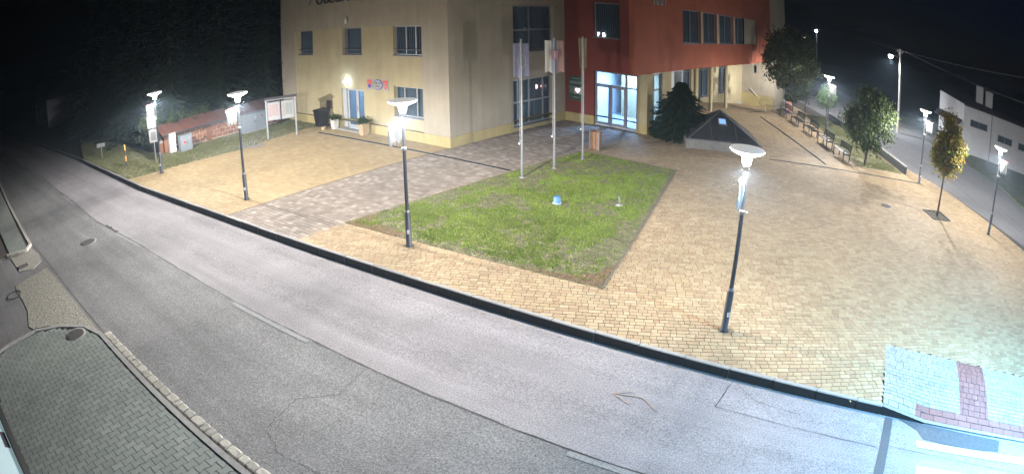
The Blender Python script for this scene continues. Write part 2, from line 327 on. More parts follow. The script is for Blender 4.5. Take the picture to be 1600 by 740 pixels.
def ribbon(pts, w, z, jit=0, seed=1, sub=1):
    r = random.Random(seed); P = []
    for a, b in zip(pts, pts[1:]):
        for k in range(sub): t = k / sub; P.append((a[0] + (b[0] - a[0]) * t + r.uniform(-jit, jit), a[1] + (b[1] - a[1]) * t + r.uniform(-jit, jit)))
    P.append(pts[-1]); b = MB(); vs = []; fs = []
    for i, p in enumerate(P):
        q = P[min(i + 1, len(P) - 1)]; o = P[max(i - 1, 0)]; dx, dy = q[0] - o[0], q[1] - o[1]; l = math.hypot(dx, dy) or 1
        ww = w * (1 if not jit else r.uniform(.4, 1.5)) / 2; A_ = (p[0] - dy / l * ww, p[1] + dx / l * ww); B_ = (p[0] + dy / l * ww, p[1] - dx / l * ww); vs += [(*A_, rdz(*A_) + .14 + z), (*B_, rdz(*B_) + .14 + z)]
    for i in range(len(P) - 1): fs.append((2 * i + 1, 2 * i + 3, 2 * i + 2, 2 * i))
    b.add(vs, fs); return b
ribbon([p for p in CL if -34 < p[0] < 26], .03, -.131, .015, 3, 14).build('tar_seam', m_tar, road)
for k, (pts, w) in enumerate([([(6.58, -16.63), (6.4, -15), (6.26, -13.38)], .012), ([(10.88, -15.42), (10.5, -14.5), (10.9, -13.8), (10.61, -12.97)], .018), ([(10.88, -15.42), (11.6, -15.6), (12.42, -15.37)], .014),
        ([(16.2, -8.98), (16.24, -9.92)], .02), ([(16.24, -9.92), (19.78, -9.54)], .016), ([(16.3, -9.0), (16.9, -9.35), (17.9, -9.3)], .014), ([(19.95, -9.4), (24.5, -9.0)], .012), ([(-3, -13.0), (-1.2, -12.6)], .014)]):
    ribbon([rsc(p) for p in pts], w * .6, -.13, .03 if k in (1, 2, 7) else .008, k, 12).build('crack', m_tar, road)
# patched strips of tar along the far part of the centre joint
for k, (pts, w) in enumerate([([(-9.9, -15.55), (-9.5, -15.5)], .16), ([(-3.6, -14.75), (-2.3, -14.55)], .14), ([(-1.2, -14.45), (-.4, -14.3)], .1)]):
    ribbon([rsc(p) for p in pts], w, -.129, .03, 20 + k, 6).build('tar_patch', m_tar, road)
def dash(u0, u1, off, w):
    f = lambda u: [a[1] + (b[1] - a[1]) * (u - a[0]) / (b[0] - a[0]) for a, b in zip(CL, CL[1:]) if a[0] <= u <= b[0]][0]
    n = 6; pts = [(u0 + (u1 - u0) * i / n, f(u0 + (u1 - u0) * i / n) + off) for i in range(n + 1)]
    ribbon(pts, w, -.1285).build('centre_line_dash', m_paint, road)
for u0, u1 in ((-30, -27), (-21, -18.5), (-11.9, -9.2), (-2.6, -.3), (5.9, 8.75), (14.7, 17.6)): dash(u0, u1, -.1, .13)
# crossing bars
for pts in ([(20.72, -8.95), (24.2, -8.46), (24.2, -8.72), (20.76, -9.17)], [(20.84, -9.74), (24.5, -9.25), (24.5, -9.75), (20.9, -10.25)], [(21, -10.8), (24.6, -10.3), (24.6, -10.8), (21.05, -11.3)], [(21.1, -11.9), (24.7, -11.4), (24.7, -11.9), (21.15, -12.4)]):
    MB().add([(*rsc(p), rdz(*rsc(p)) + .012) for p in pts], [(0, 1, 2, 3)][::1]).build('crossing_bar', m_paint_w, road)
b = MB(); b.add([(*rsc(p), rdz(*rsc(p)) + .009) for p in [(19.8, -8.5), (19.9, -10.4), (20.1, -12.6), (20.32, -12.6), (20.12, -10.38), (20.0, -8.46)]], [(0, 1, 4, 5), (1, 2, 3, 4)]).build('asphalt_repair_strip', mat('asphalt_smooth', (.075, .075, .078), .8, .15, 20), road)
b = MB(); pts = [(20.0, -8.36), (20.9, -8.32), (23.3, -8.08), (23.25, -8.5), (22.2, -8.75), (20.9, -8.85), (20.7, -8.6)]
b.add([(*rsc(p), rdz(*rsc(p)) + .0085) for p in pts], [tuple(range(len(pts)))]).build('asphalt_wet_patch', mat('asphalt_patch', (.07, .072, .078), .7, .25, 12), road)
# sprayed orange arrow
for k, p in enumerate([[(14.45, -10.6), (14.95, -10.42), (15.35, -10.62)], [(14.72, -10.35), (14.42, -10.62), (14.85, -10.72)]]):
    ribbon([rsc(q) for q in p], .035, -.1275, .01, 40 + k, 4).build('sprayed_mark', m_orange_paint, road)
# manhole covers in the roadway
def manhole(u, v, z, r, label, grate=False):
    t = thing('manhole_cover', label, 'manhole cover', (u, v, z))
    MB().lathe([(r, 0), (r, .012), (r * .9, .012)], 28).build('rim', m_conc, t)
    MB().lathe([(r * .88, 0), (r * .88, .016), (r * .84, .018)], 28).build('lid', m_iron, t)
    b = MB()
    for i in range(-3, 4):
        y = i * r * .22; h = math.sqrt(max(0, (r * .78) ** 2 - y * y)); b.box(-h, h, y - .012, y + .012, .017, .023)
    b.build('rib', m_iron, t)
q = rsc((-2.38, -15.86)); manhole(q[0], q[1], -.136, .36, 'round manhole cover in the middle of the nearer traffic lane')
manhole(4.45, -17.85, -.046, .33, 'brown round manhole cover at the corner of the interlocking pavement')
manhole(18.26, 6.57, .002, .3, 'flat grey manhole cover in the sandy plaza paving')

# ------------------------------------------------------------------ kerb along the plaza: single blocks
kerb_wall = struct(strip([(p[0], p[1] + .03) for p in KERB if p[0] < 19.6] + [(19.6, kv(19.6) + .03)], [(p[0], p[1] + .1) for p in KERB if p[0] < 19.6] + [(19.6, kv(19.6) + .1)], -.01).build('kerb', m_kerb))
u = -20.0; kb = None
while u < 19.6:
    u1 = min(u + 1.0, 19.67); g = .009
    def pt(uu, off): return (uu, kv(uu) + off)
    P = [pt(u + g, -.0), pt(u1 - g, -.0), pt(u1 - g, .105), pt(u + g, .105)]
    dz = rng.uniform(-.006, .006); jo = rng.uniform(-.006, .006); P = [(p[0], p[1] + jo) for p in P]
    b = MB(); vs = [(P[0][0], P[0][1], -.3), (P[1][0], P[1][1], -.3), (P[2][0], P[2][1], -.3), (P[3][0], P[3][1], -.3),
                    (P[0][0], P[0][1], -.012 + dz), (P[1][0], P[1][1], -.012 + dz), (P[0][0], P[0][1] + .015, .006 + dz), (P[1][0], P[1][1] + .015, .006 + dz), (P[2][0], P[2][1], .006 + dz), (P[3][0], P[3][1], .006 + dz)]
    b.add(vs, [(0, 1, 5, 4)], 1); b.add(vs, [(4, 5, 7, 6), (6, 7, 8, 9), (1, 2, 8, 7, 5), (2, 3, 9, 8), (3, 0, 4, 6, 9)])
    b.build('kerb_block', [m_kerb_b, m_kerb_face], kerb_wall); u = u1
# lowered kerb at the crossing
b = MB(); a0, a1 = 19.67, 20.9
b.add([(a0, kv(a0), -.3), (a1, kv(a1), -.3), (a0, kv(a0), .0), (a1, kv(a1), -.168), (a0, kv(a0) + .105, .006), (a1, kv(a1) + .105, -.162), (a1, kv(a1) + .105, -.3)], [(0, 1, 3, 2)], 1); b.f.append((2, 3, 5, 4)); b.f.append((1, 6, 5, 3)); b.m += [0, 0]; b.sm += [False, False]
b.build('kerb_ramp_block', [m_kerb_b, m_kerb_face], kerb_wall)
u = 20.9
while u < 27:
    u1 = u + 1.0; b = MB(); b.prism([(u + .005, kv(u)), (u1 - .005, kv(u1)), (u1 - .005, kv(u1) + .105), (u + .005, kv(u) + .105)], -.3, -.163); b.build('kerb_block', m_kerb, kerb_wall); u = u1

# ------------------------------------------------------------------ block paving
def clip(poly, hp):
    a, b, c = hp; out = []
    for i in range(len(poly)):
        p = poly[i]; q = poly[(i + 1) % len(poly)]; dp = a * p[0] + b * p[1] - c; dq = a * q[0] + b * q[1] - c
        if dp >= 0: out.append(p)
        if (dp >= 0) != (dq >= 0): t = dp / (dp - dq); out.append((p[0] + (q[0] - p[0]) * t, p[1] + (q[1] - p[1]) * t))
    return out
def hp2(p, q):   # keep the left side of p->q
    dx, dy = q[0] - p[0], q[1] - p[1]; l = math.hypot(dx, dy); a, b = -dy / l, dx / l; return (a, b, a * p[0] + b * p[1])
def paving(name, parent, region, holes, ang, pitch, lens, joint, m, hps, keep=300, near=None, zf=lambda x, y: 0., sink=.014, seed=3, piece='paver'):
    """rows of blocks over a region: the ones that show largest are objects, the rest one mesh"""
    r = random.Random(seed); ca, sa = math.cos(ang), math.sin(ang); X = [p[0] for p in region]; Y = [p[1] for p in region]
    loc = [(p[0] * ca + p[1] * sa, -p[0] * sa + p[1] * ca) for p in region]
    s0, s1 = min(p[0] for p in loc), max(p[0] for p in loc); t0, t1 = min(p[1] for p in loc), max(p[1] for p in loc)
    full = []; part = []; t = t0
    while t < t1:
        s = s0 - r.uniform(0, max(lens))
        while s < s1:
            L = r.choice(lens); cx, cy = s + L / 2, t + pitch / 2; wx, wy = cx * ca - cy * sa, cx * sa + cy * ca
            if min(X) - .4 < wx < max(X) + .4 and min(Y) - .4 < wy < max(Y) + .4:
                hl, hw = L / 2 - joint / 2, pitch / 2 - joint / 2
                P = [((cx + a) * ca - (cy + b_) * sa, (cx + a) * sa + (cy + b_) * ca) for a, b_ in ((-hl, -hw), (hl, -hw), (hl, hw), (-hl, hw))]
                ins = [inpoly(p[0], p[1], region) for p in P]
                if any(ins) and not any(all(inpoly(p[0], p[1], h) for p in P) for h in holes):
                    Q = P
                    for h in hps: Q = clip(Q, h) if Q else Q
                    if len(Q) >= 3:
                        if len(Q) == 4 and all(abs(a[0] - b_[0]) + abs(a[1] - b_[1]) < 1e-6 for a, b_ in zip(P, Q)): full.append((wx, wy, L, P))
                        else: part.append(Q)
            s += L
        t += pitch
    if near is not None:
        cand = sorted([i for i, f in enumerate(full) if near(f[0], f[1])], key=lambda i: (full[i][0] - CAM.x) ** 2 + (full[i][1] - CAM.y) ** 2)[:keep]
    else: cand = []
    cs = set(cand); shared = {}
    for i in cand:
        x, y, L, P = full[i]
        if L not in shared:
            hl, hw, e = L / 2 - joint / 2, pitch / 2 - joint / 2, .006; b = MB()
            b.add([(-hl, -hw, -sink), (hl, -hw, -sink), (hl, hw, -sink), (-hl, hw, -sink), (-hl, -hw, -.005), (hl, -hw, -.005), (hl, hw, -.005), (-hl, hw, -.005), (-hl + e, -hw + e, 0), (hl - e, -hw + e, 0), (hl - e, hw - e, 0), (-hl + e, hw - e, 0)],
                  [(0, 1, 5, 4), (1, 2, 6, 5), (2, 3, 7, 6), (3, 0, 4, 7), (4, 5, 9, 8), (5, 6, 10, 9), (6, 7, 11, 10), (7, 4, 8, 11), (8, 9, 10, 11)])
            shared[L] = b.mesh(piece, m, [0.] * 9)
        o = bpy.data.objects.new(piece, shared[L]); C.objects.link(o); o.parent = parent; dn = ang + r.uniform(-.01, .01); xa = Vector((math.cos(dn), math.sin(dn), (zf(x + .1 * ca, y + .1 * sa) - zf(x - .1 * ca, y - .1 * sa)) / .2 + r.uniform(-.006, .006))).normalized()
        ya = Vector((-math.sin(dn), math.cos(dn), (zf(x - .1 * sa, y + .1 * ca) - zf(x + .1 * sa, y - .1 * ca)) / .2 + r.uniform(-.006, .006))).normalized(); za = xa.cross(ya); z_ = zf(x, y) + r.uniform(-.002, .002)
        o.matrix_local = Matrix(((xa.x, ya.x, za.x, x), (xa.y, ya.y, za.y, y), (xa.z, ya.z, za.z, z_), (0, 0, 0, 1)))
    V = []; F = []; R = []
    for P in [f[3] for i, f in enumerate(full) if i not in cs] + part:
        n = len(P); o = len(V); dz = r.uniform(-.002, .002); v_ = r.random()
        V += [(p[0], p[1], zf(p[0], p[1]) + dz) for p in P] + [(p[0], p[1], zf(p[0], p[1]) - sink) for p in P]
        F.append(tuple(range(o, o + n))); R.append(v_)
        for k in range(n): F.append((o + n + k, o + n + (k + 1) % n, o + (k + 1) % n, o + k)); R.append(v_)
    b = MB(); b.v = V; b.f = F; b.m = [0] * len(F); b.sm = [False] * len(F)
    b.build('paver_field', m, parent, rnd=R, kind='stuff')
kl = hp2((-7.78, -11.84 + .11), (-.3, -10.8 + .11)); kr = hp2((3.91, -10.27 + .112), (19.67, -8.23 + .112)); km = hp2((-.3, -10.8 + .112), (3.91, -10.27 + .112))
ROADN = [(34, -1.5), (27.0, 7.96), (22.13, 13.58), (19.35, 16.0), (12.16, 27.2), (4.4, 39.3), (-8, 59)]
PARK = [(-9.9, -11.95), (-.02, -10.7), (-.02, .1), (-9.93, .1), (-9.93, -.95), (-8.95, -5.66), (-9.64, -10.9)]
DRIVE = [(.02, -10.68), (3.95, -10.2), (3.95, -8.39), (4.5, 3.2), (4.4, 8.6), (0, 8.6)]
PLAZA = [(3.99, -10.2), (8.23, -9.6), (19.67, -8.2), (28, -7.1), (34, -6), (34, -1.5), (27.0, 7.96), (22.13, 13.58), (19.35, 16.0), (12.16, 27.2), (7.0, 35.0), (0, 34.0), (0, 12), (4.8, 10.5), (4.8, 8.5), (4.44, 8.6), (4.54, 3.2), (3.99, -8.39)]
GRASS = [(3.95, -8.45), (12.05, -7.3), (8.9, 3.45), (4.5, 3.15)]
TACT = [(19.68, -8.6), (19.35, -5.6), (27.3, -4.6), (27.9, -7.6)]
STRIPLAWN = [(15.9, 12.9), (18.85, 14.35), (11.35, 27.9), (9.9, 26.7)]
def base_sheet(name, poly, z, m, tri=None):
    b = MB(); b.add([(p[0], p[1], z) for p in poly], [tuple(range(len(poly)))]); return struct(b.build(name, m))
parking = base_sheet('parking_paving', PARK, -.014, m_soil)
drive = base_sheet('drive_paving', [(p[0], p[1]) for p in DRIVE], -.0142, m_soil)
gx = [3.96 + .9 * i for i in range(36)]; gy = [-10.3 + .9 * i for i in range(52)]
b = MB(); vs = []; fs = []
for j in range(len(gy) - 1):
    for i in range(len(gx) - 1):
        cx, cy = gx[i] + .45, gy[j] + .45
        if inpoly(cx, cy, PLAZA) or any(inpoly(a, c, PLAZA) for a in (gx[i], gx[i + 1]) for c in (gy[j], gy[j + 1])):
            q = [(gx[i], gy[j]), (gx[i + 1], gy[j]), (gx[i + 1], gy[j + 1]), (gx[i], gy[j + 1])]; q = clip(q, kr)
            q = clip(q, hp2((27.0, 7.96), (22.13, 13.58))) if cy < 12 else q
            if len(q) > 2: b.add([(p[0], p[1], (-.0145 + rz_(*p)) if not inpoly(p[0], p[1], TACT) else -.25) for p in q], [tuple(range(len(q)))])
plaza = struct(b.build('plaza_paving', m_soil))
A30 = math.radians(30)
paving('plaza', plaza, PLAZA, [GRASS, [(19.62, -8.8), (19.3, -5.56), (27.3, -4.55), (28.5, -8.0)], STRIPLAWN], A30, .14, [.14, .21, .21, .28], .012, m_pave, [kr, hp2((34, -1.5), (27.0, 7.96)), hp2((27.0, 7.96), (22.13, 13.58)), hp2((22.13, 13.58), (12.16, 27.2))], 300, lambda x, y: x < 21.5, rz_)
paving('parking', parking, PARK, [], math.radians(4), .17, [.24, .26], .013, m_park, [kl, (-1, 0, .03), hp2((-9.9, -11.95), (-9.64, -10.9))[:0] or (1, 0, -9.95)], 0, None, seed=5)
paving('drive', drive, DRIVE, [], math.radians(4), .17, [.17, .22, .26], .014, m_drive, [km, (1, 0, .03)], 120, lambda x, y: y < -6, seed=6)
# edging strips
MB().box(-.045, .045, -10.68, 0, -.1, .004).build('edging_strip', mat('edging_ochre', (.16, .12, .08), .9, .2, 8), parking)
b = MB(); b.bar((12.05, -7.3, -.03), (8.9, 3.45, -.035), .04, .12); edge = b.build('lawn_edging', mat('edging_brown', (.12, .1, .08), .9, .2, 8), plaza)
def slot_drain(p, q, parent, zf=0.):
    o = MB().bar((p[0], p[1], zf - .02), (q[0], q[1], zf - .02), .2, .05).build('slot_drain', m_conc, parent)
    MB().bar((p[0], p[1], zf + .0), (q[0], q[1], zf + .0), .15, .016).build('drain_grating', m_drain, o)
slot_drain((-8.26, -1.32), (4.2, -1.12), parking); slot_drain((7.5, 20.9), (14.24, 11.17), plaza); slot_drain((11.5, 9.1), (20.0, 13.25), plaza)
# pale crossing area with red tactile strips
tz = lambda x, y: .004 - .164 * clamp((x - 19.7) / 1.2) * clamp((-6.4 - y + .1265 * (x - 19.7)) / 1.6)
E1 = Vector((.992, .1265)); E2 = Vector((-.1265, .992)); T0 = Vector((19.67, -8.23)) + E2 * .112
def rect(s0, s1, t0, t1, j=0.): return [tuple(T0 + E1 * a_ + E2 * c_) for a_, c_ in ((s0 + j, t0 + j), (s1 - j, t0 + j), (s1 - j, t1 - j), (s0 + j, t1 - j))]
def edges(P): return [hp2(p, q) for p, q in zip(P, P[1:] + P[:1])]
b = MB(); P = []
for j in range(12):
    for i in range(40):
        q = rect(i * .2, i * .2 + .2, j * .21, j * .21 + .21); b.add([(p[0], p[1], tz(*p) - .014) for p in q], [(0, 1, 2, 3)])
tact = struct(b.build('crossing_pavement', m_soil))
AT = math.atan2(.1265, .992)
for k, (R_, L_, p_, m_, n_, kp) in enumerate([(rect(0, .95, 0, .42), [.3], .21, m_white_pave, 'paver', 20), (rect(0, 2.38, .42, 2.5), [.2], .13, m_white_pave, 'paver', 160), (rect(3.38, 8, .42, 2.5), [.2], .13, m_white_pave, 'paver', 120), (rect(.95, 8, 0, .42), [.4], .21, m_red_pave, 'tactile_tile', 40), (rect(2.38, 3.38, .42, 2.5), [.2], .2, m_red_pave, 'tactile_tile', 60)]):
    paving('crossing', tact, R_, [], AT, p_, L_, .012, m_, edges([tuple(x) for x in R_]), kp, lambda x, y: x < 24.3, tz, seed=30 + k, piece=n_)
b = MB()   # raised studs of the tactile strip
for i in range(6):
    for j in range(9):
        p = T0 + E1 * (2.5 + .15 * i) + E2 * (.55 + .22 * j); z = tz(p.x, p.y); b.lathe([(.03, z), (.022, z + .006)], 8, (p.x, p.y, 0))
b.build('tactile_studs', m_red_pave, tact, kind='stuff')
# side road on the right
b = MB(); N_ = [(60, -40), (34, -1.5), (27.0, 7.96), (22.13, 13.58), (19.35, 16.0), (12.16, 27.2), (4.4, 39.3), (-8, 59), (-30, 95)]
F_ = [(70, -36), (40, 2), (29.5, 15.5), (27.65, 21.81), (24.5, 26.5), (20.66, 32.73), (14.5, 45), (4, 64), (-18, 100)]
b.add([(p[0], p[1], -.012) for p in N_] + [(p[0], p[1], -.012) for p in F_], [(i, i + 9, i + 10, i + 1)[::-1] for i in range(8)]); side_road = struct(b.build('side_road', m_lane_r))

# ------------------------------------------------------------------ near side: pavement of interlocking blocks, granite setts, driveway
SW = [(4.97, -17.1), (11.75, -16.25), (22, -14.95), (22, -21.2), (3.9, -21.0), (3.6, -20.2), (3.35, -19.1), (3.75, -18.3), (4.35, -17.5)]
sidewalk = struct(MB().add([(p[0], p[1], -.056) for p in SW], [tuple(range(len(SW)))]).build('pavement', m_soil_g))
struct(MB().add([(p[0], p[1], -.143) for p in [(-60, -24), (-35, -21), (-16, -18.5), (4.2, -16.2), (5.2, -16.2), (5.2, -26), (-60, -40)]], [tuple(range(7))]).build('driveway', m_lane))
# dog-bone shaped block: wide ends, narrow waist
I_ = [(x * 1.3, y * 1.3) for x, y in [(-.097, -.077), (-.062, -.077), (-.036, -.052), (.036, -.052), (.062, -.077), (.097, -.077), (.097, .077), (.062, .077), (.036, .052), (-.036, .052), (-.062, .077), (-.097, .077)]]
def iblock_faces():
    n = len(I_); return [tuple(range(n))] + [(n + k, n + (k + 1) % n, (k + 1) % n, k) for k in range(n)]
ib = MB(); ib.add([(x, y, 0) for x, y in I_] + [(x, y, -.014) for x, y in I_], iblock_faces()); ibm = ib.mesh('interlock_block', m_iblock, [0.] * 13)
a = math.radians(97.3); ca, sa = math.cos(a), math.sin(a); blocks = []
inner = [(5.02, -17.16), (12, -16.28), (20, -15.27), (20, -21), (3.9, -20.85), (3.55, -20.1), (3.36, -19.12), (3.75, -18.25), (4.3, -17.52)]
for i in range(-70, 70):
    for j in range(-60, 60):
        s = i * .269 + (.1345 if j % 2 else 0); t = j * .183
        x, y = 9 + s * ca - t * sa, -18.5 + s * sa + t * ca
        if inpoly(x, y, inner) and x < 14.5: blocks.append((x, y))
vis = lambda x, y: x < 9.75 + (y + 19.6) * .6
order = sorted(blocks, key=lambda p: (not vis(*p), (p[0] - CAM.x) ** 2 + (p[1] - CAM.y) ** 2)); r = random.Random(4)
for x, y in order[:300]:
    o = bpy.data.objects.new('interlock_block', ibm); C.objects.link(o); o.parent = sidewalk; o.location = (x, y, -.042 + r.uniform(-.0025, .0025)); o.rotation_euler = (r.uniform(-.012, .012), r.uniform(-.012, .012), a)
V = []; F = []; R = []
for x, y in order[300:]:
    o = len(V); z = -.042 + r.uniform(-.0025, .0025); n = len(I_); rv = r.random()
    V += [(x + px * ca - py * sa, y + px * sa + py * ca, z) for px, py in I_] + [(x + px * ca - py * sa, y + px * sa + py * ca, z - .014) for px, py in I_]
    for f in iblock_faces(): F.append(tuple(k + o for k in f)); R.append(rv)
b = MB(); b.v = V; b.f = F; b.m = [0] * len(F); b.sm = [False] * len(F); b.build('interlock_field', m_iblock, sidewalk, rnd=R, kind='stuff')
# concrete edging round the pavement
E_ = [(3.75, -20.85), (3.45, -20.15), (3.25, -19.1), (3.62, -18.2), (4.2, -17.48), (5.0, -17.14), (8.46, -16.72), (11.75, -16.3), (20, -15.24)]
b = MB()
for p, q in zip(E_, E_[1:]): b.bar((p[0], p[1], -.085), (q[0], q[1], -.085), .13, .12)
b.build('edging_strip', m_conc, sidewalk)
# granite setts in a line along the gutter, each uneven
s = 0.; d = Vector((8.0, 1.03, 0)).normalized(); n_ = Vector((-d.y, d.x, 0)); p0 = Vector((4.92, -16.97, 0)); r = random.Random(8)
while s < 9.5:
    L = r.uniform(.17, .36); w = r.uniform(.2, .24); g = .012; c = p0 + d * (s + L / 2) + n_ * .02; b = MB(); vs = []
    ring = []
    for t in range(10):
        an = 2 * math.pi * t / 10; x = math.copysign(min(1, abs(math.cos(an)) * 1.35), math.cos(an)) * (L / 2 - g); y = math.copysign(min(1, abs(math.sin(an)) * 1.35), math.sin(an)) * (w / 2)
        ring.append((x * r.uniform(.93, 1.03), y * r.uniform(.93, 1.03)))
    vs = [(x, y, -.16) for x, y in ring] + [(x, y, -.085 + r.uniform(-.008, .008)) for x, y in ring] + [(x * .8, y * .8, -.07 + r.uniform(-.008, .008)) for x, y in ring]
    fs = [(k, (k + 1) % 10, 10 + (k + 1) % 10, 10 + k) for k in range(10)] + [(10 + k, 10 + (k + 1) % 10, 20 + (k + 1) % 10, 20 + k) for k in range(10)] + [tuple(range(20, 30))]
    b.add(vs, fs, 0, False); b.build('granite_sett', m_granite, sidewalk, (c.x, c.y, 0), math.atan2(d.y, d.x)); s += L
# exposed aggregate apron with its grates, and the second pavement further left
ap = [(-1.75, -17.95), (-.2, -17.72), (1.5, -17.5), (3.4, -17.28), (4.95, -17.08), (4.2, -17.5), (3.62, -18.2), (3.3, -18.95), (2.6, -19.3), (1.4, -19.2), (.5, -19.3), (-.7, -19.5), (-1.15, -19.5), (-1.5, -18.7)]
apron = struct(MB().prism(ap, -.2, -.127).build('apron', m_agg))
ap2 = [(-5.2, -18.45), (-3.6, -18.1), (-2.75, -18.1), (-2.2, -18.55), (-2.5, -19.2), (-4.6, -19.55)]
struct(MB().prism(ap2, -.2, -.125).build('concrete_apron', mat('concrete_apron_pale', (.28, .26, .22), .95, .4, 20, .6, 50)))
SW2 = [(-24, -20.0), (-14, -19.2), (-5.25, -18.4), (-4.6, -18.7), (-4.9, -19.55), (-14.5, -20.6), (-24, -21.4)]
pv2 = struct(MB().prism(SW2, -.2, -.06).build('far_pavement', m_soil))
paving('pv2', pv2, SW2, [], math.radians(97), .17, [.2], .012, m_iblock, [hp2((-14, -19.35), (-24, -20.15)), hp2((-5.3, -18.55), (-14, -19.35)), hp2((-14.5, -20.6), (-4.9, -19.55))], 0, None, lambda x, y: -.046, seed=21)
b = MB()
for p, q in zip([(-24, -20.0), (-14, -19.2), (-5.25, -18.4), (-4.6, -18.7), (-4.9, -19.6)], [(-14, -19.2), (-5.25, -18.4), (-4.6, -18.7), (-4.9, -19.6), (-4.95, -19.7)]): b.bar((p[0], p[1], -.09), (q[0], q[1], -.09), .14, .12)
b.build('edging_strip', m_granite, pv2)
struct(MB().prism([(-24, -21.5), (-14.5, -20.7), (-5.2, -19.7), (-4.7, -20.9), (-24, -26)], -.15, -.03).build('flower_bed', m_soil))
def grate(u, v, z, l, w, rz, label):
    t = thing('drain_grate', label, 'drain grate', (u, v, z), rz)
    b = MB(); b.box(-l / 2, l / 2, -w / 2, -w / 2 + .02, -.03, .01); b.box(-l / 2, l / 2, w / 2 - .02, w / 2, -.03, .01); b.box(-l / 2, -l / 2 + .02, -w / 2 + .02, w / 2 - .02, -.03, .01); b.box(l / 2 - .02, l / 2, -w / 2 + .02, w / 2 - .02, -.03, .01); b.build('frame', m_iron, t)
    n = int(l / .075)
    for i in range(n):
        x = -l / 2 + .05 + (l - .1) * i / (n - 1); MB().box(x - .012, x + .012, -w / 2 + .022, w / 2 - .022, -.02, .008).build('slat', m_iron, t)
    MB().box(-l / 2 + .021, l / 2 - .021, -w / 2 + .021, w / 2 - .021, -.04, -.025).build('gully', m_black, t)
grate(-2.95, -19.0, -.122, .5, .35, math.radians(95), 'dark slotted drain grate beside the far driveway entrance')
grate(3.1, -18.85, -.124, .62, .16, math.radians(68), 'narrow dark drain grate at the rounded end of the interlocking pavement')
b = MB(); b.tube([(-.35 + .33 * math.cos(t / 20 * 6.28), -19.62 + .3 * math.sin(t / 20 * 6.28), -.117) for t in range(21)], .014, 6, cap=False)
tag(b.build('tar_ring', mat('tar_ring_grey', (.06, .058, .056), .9, .2, 20)), 'dark ring-shaped tar mark on the asphalt driveway', 'tar mark')

# ------------------------------------------------------------------ lawns
def pnoise(x, y, s, seed=0):
    def hsh(i, j): n = math.sin(i * 127.1 + j * 311.7 + seed * 17.3) * 43758.5453; return n - math.floor(n)
    x *= s; y *= s; i, j = math.floor(x), math.floor(y); fx, fy = x - i, y - j; fx = fx * fx * (3 - 2 * fx); fy = fy * fy * (3 - 2 * fy)
    return (hsh(i, j) * (1 - fx) + hsh(i + 1, j) * fx) * (1 - fy) + (hsh(i, j + 1) * (1 - fx) + hsh(i + 1, j + 1) * fx) * fy
def fbm(x, y, s, seed=0): return .5 * pnoise(x, y, s, seed) + .3 * pnoise(x, y, s * 2.3, seed + 1) + .2 * pnoise(x, y, s * 5.1, seed + 2)
def blades(poly, n, h0, h1, w, dens, seed, z):
    r = random.Random(seed); X = [p[0] for p in poly]; Y = [p[1] for p in poly]; V = []; F = []; R = []
    while len(F) < n:
        x, y = r.uniform(min(X), max(X)), r.uniform(min(Y), max(Y))
        if not inpoly(x, y, poly): continue
        dv = dens(x, y)
        if r.random() > dv: continue
        an = r.uniform(0, 6.28); h = r.uniform(h0, h1) * (.55 + .6 * dv); le = r.uniform(.1, .9) * h; c, s = math.cos(an), math.sin(an); la = an + r.uniform(-1.5, 1.5) + 1.57; zz = z(x, y)
        o = len(V); V += [(x - c * w, y - s * w, zz), (x + c * w, y + s * w, zz), (x + math.cos(la) * le, y + math.sin(la) * le, zz + h)]; F.append((o, o + 1, o + 2)); R.append(r.random())
    b = MB(); b.v = V; b.f = F; b.m = [0] * len(F); b.sm = [False] * len(F); return b, R
def lawn(name, poly, z, n, m_soil_, m_bl, dens, h=(.025, .06), w=.009, seed=1, dry=None):
    o = struct(MB().prism(poly, -.25, z).build(name, m_soil_))
    b, R = blades(poly, n, h[0], h[1], w, dens, seed, lambda x, y: z - .005)
    tag(b.build('grass', m_bl, rnd=R, kind='stuff'), 'short grass growing on the %s' % name.replace('_', ' '), 'grass')
    if dry:
        b, R = blades(poly, dry, h[0] * .6, h[1] * .7, w, lambda x, y: clamp(1.1 - dens(x, y)), seed + 50, lambda x, y: z - .005)
        tag(b.build('dry_grass', m_grass_dry, rnd=R, kind='stuff'), 'dry straw-coloured grass in bare patches of the %s' % name.replace('_', ' '), 'grass')
    return o
def gd(x, y):
    f = fbm(x, y, 1.3, 3) * .72 + .28 * pnoise(x, y, 9, 6); d = clamp((f - .39) * 6, .08, 1)
    ex = 1.0
    for p, q in zip(GRASS, GRASS[1:] + GRASS[:1]):
        dx, dy = q[0] - p[0], q[1] - p[1]; l = math.hypot(dx, dy); dist = (-(x - p[0]) * dy + (y - p[1]) * dx) / l
        ex = min(ex, clamp((dist + .12 * pnoise(x, y, 3, 9) - .1) * 4, .0, 1))
    return d * ex
gz = .012
lawn('plaza_lawn', GRASS, gz, 95000, m_soil2, m_grass, gd, (.03, .065), .011, 2, 42000)
b = MB(); ri = [(3.97, -8.43), (6, -8.14), (6.2, -7.85), (4.6, -7.9), (4.15, -7.2)]; b.prism(ri, 0, gz + .006); b.build('bare_earth_patch', m_dirt)['kind'] = 'stuff'
b = MB(); ri = [(11.98, -7.28), (11.0, -7.42), (9.4, -7.62), (10.9, -7.2), (11.5, -6.7), (11.6, -5.9)]; b.prism(ri[:1] + ri[1:], 0, gz + .005); b.build('bare_earth_patch', m_dirt)['kind'] = 'stuff'
VERGE = [(-20.2, -12.82), (-9.95, -11.88), (-9.7, -10.9), (-9.0, -5.66), (-9.95, -.95), (-9.95, -.05), (-13.9, -.05), (-13.4, -8.6), (-15.5, -9.2), (-26, -10.2), (-30, -11.5)]
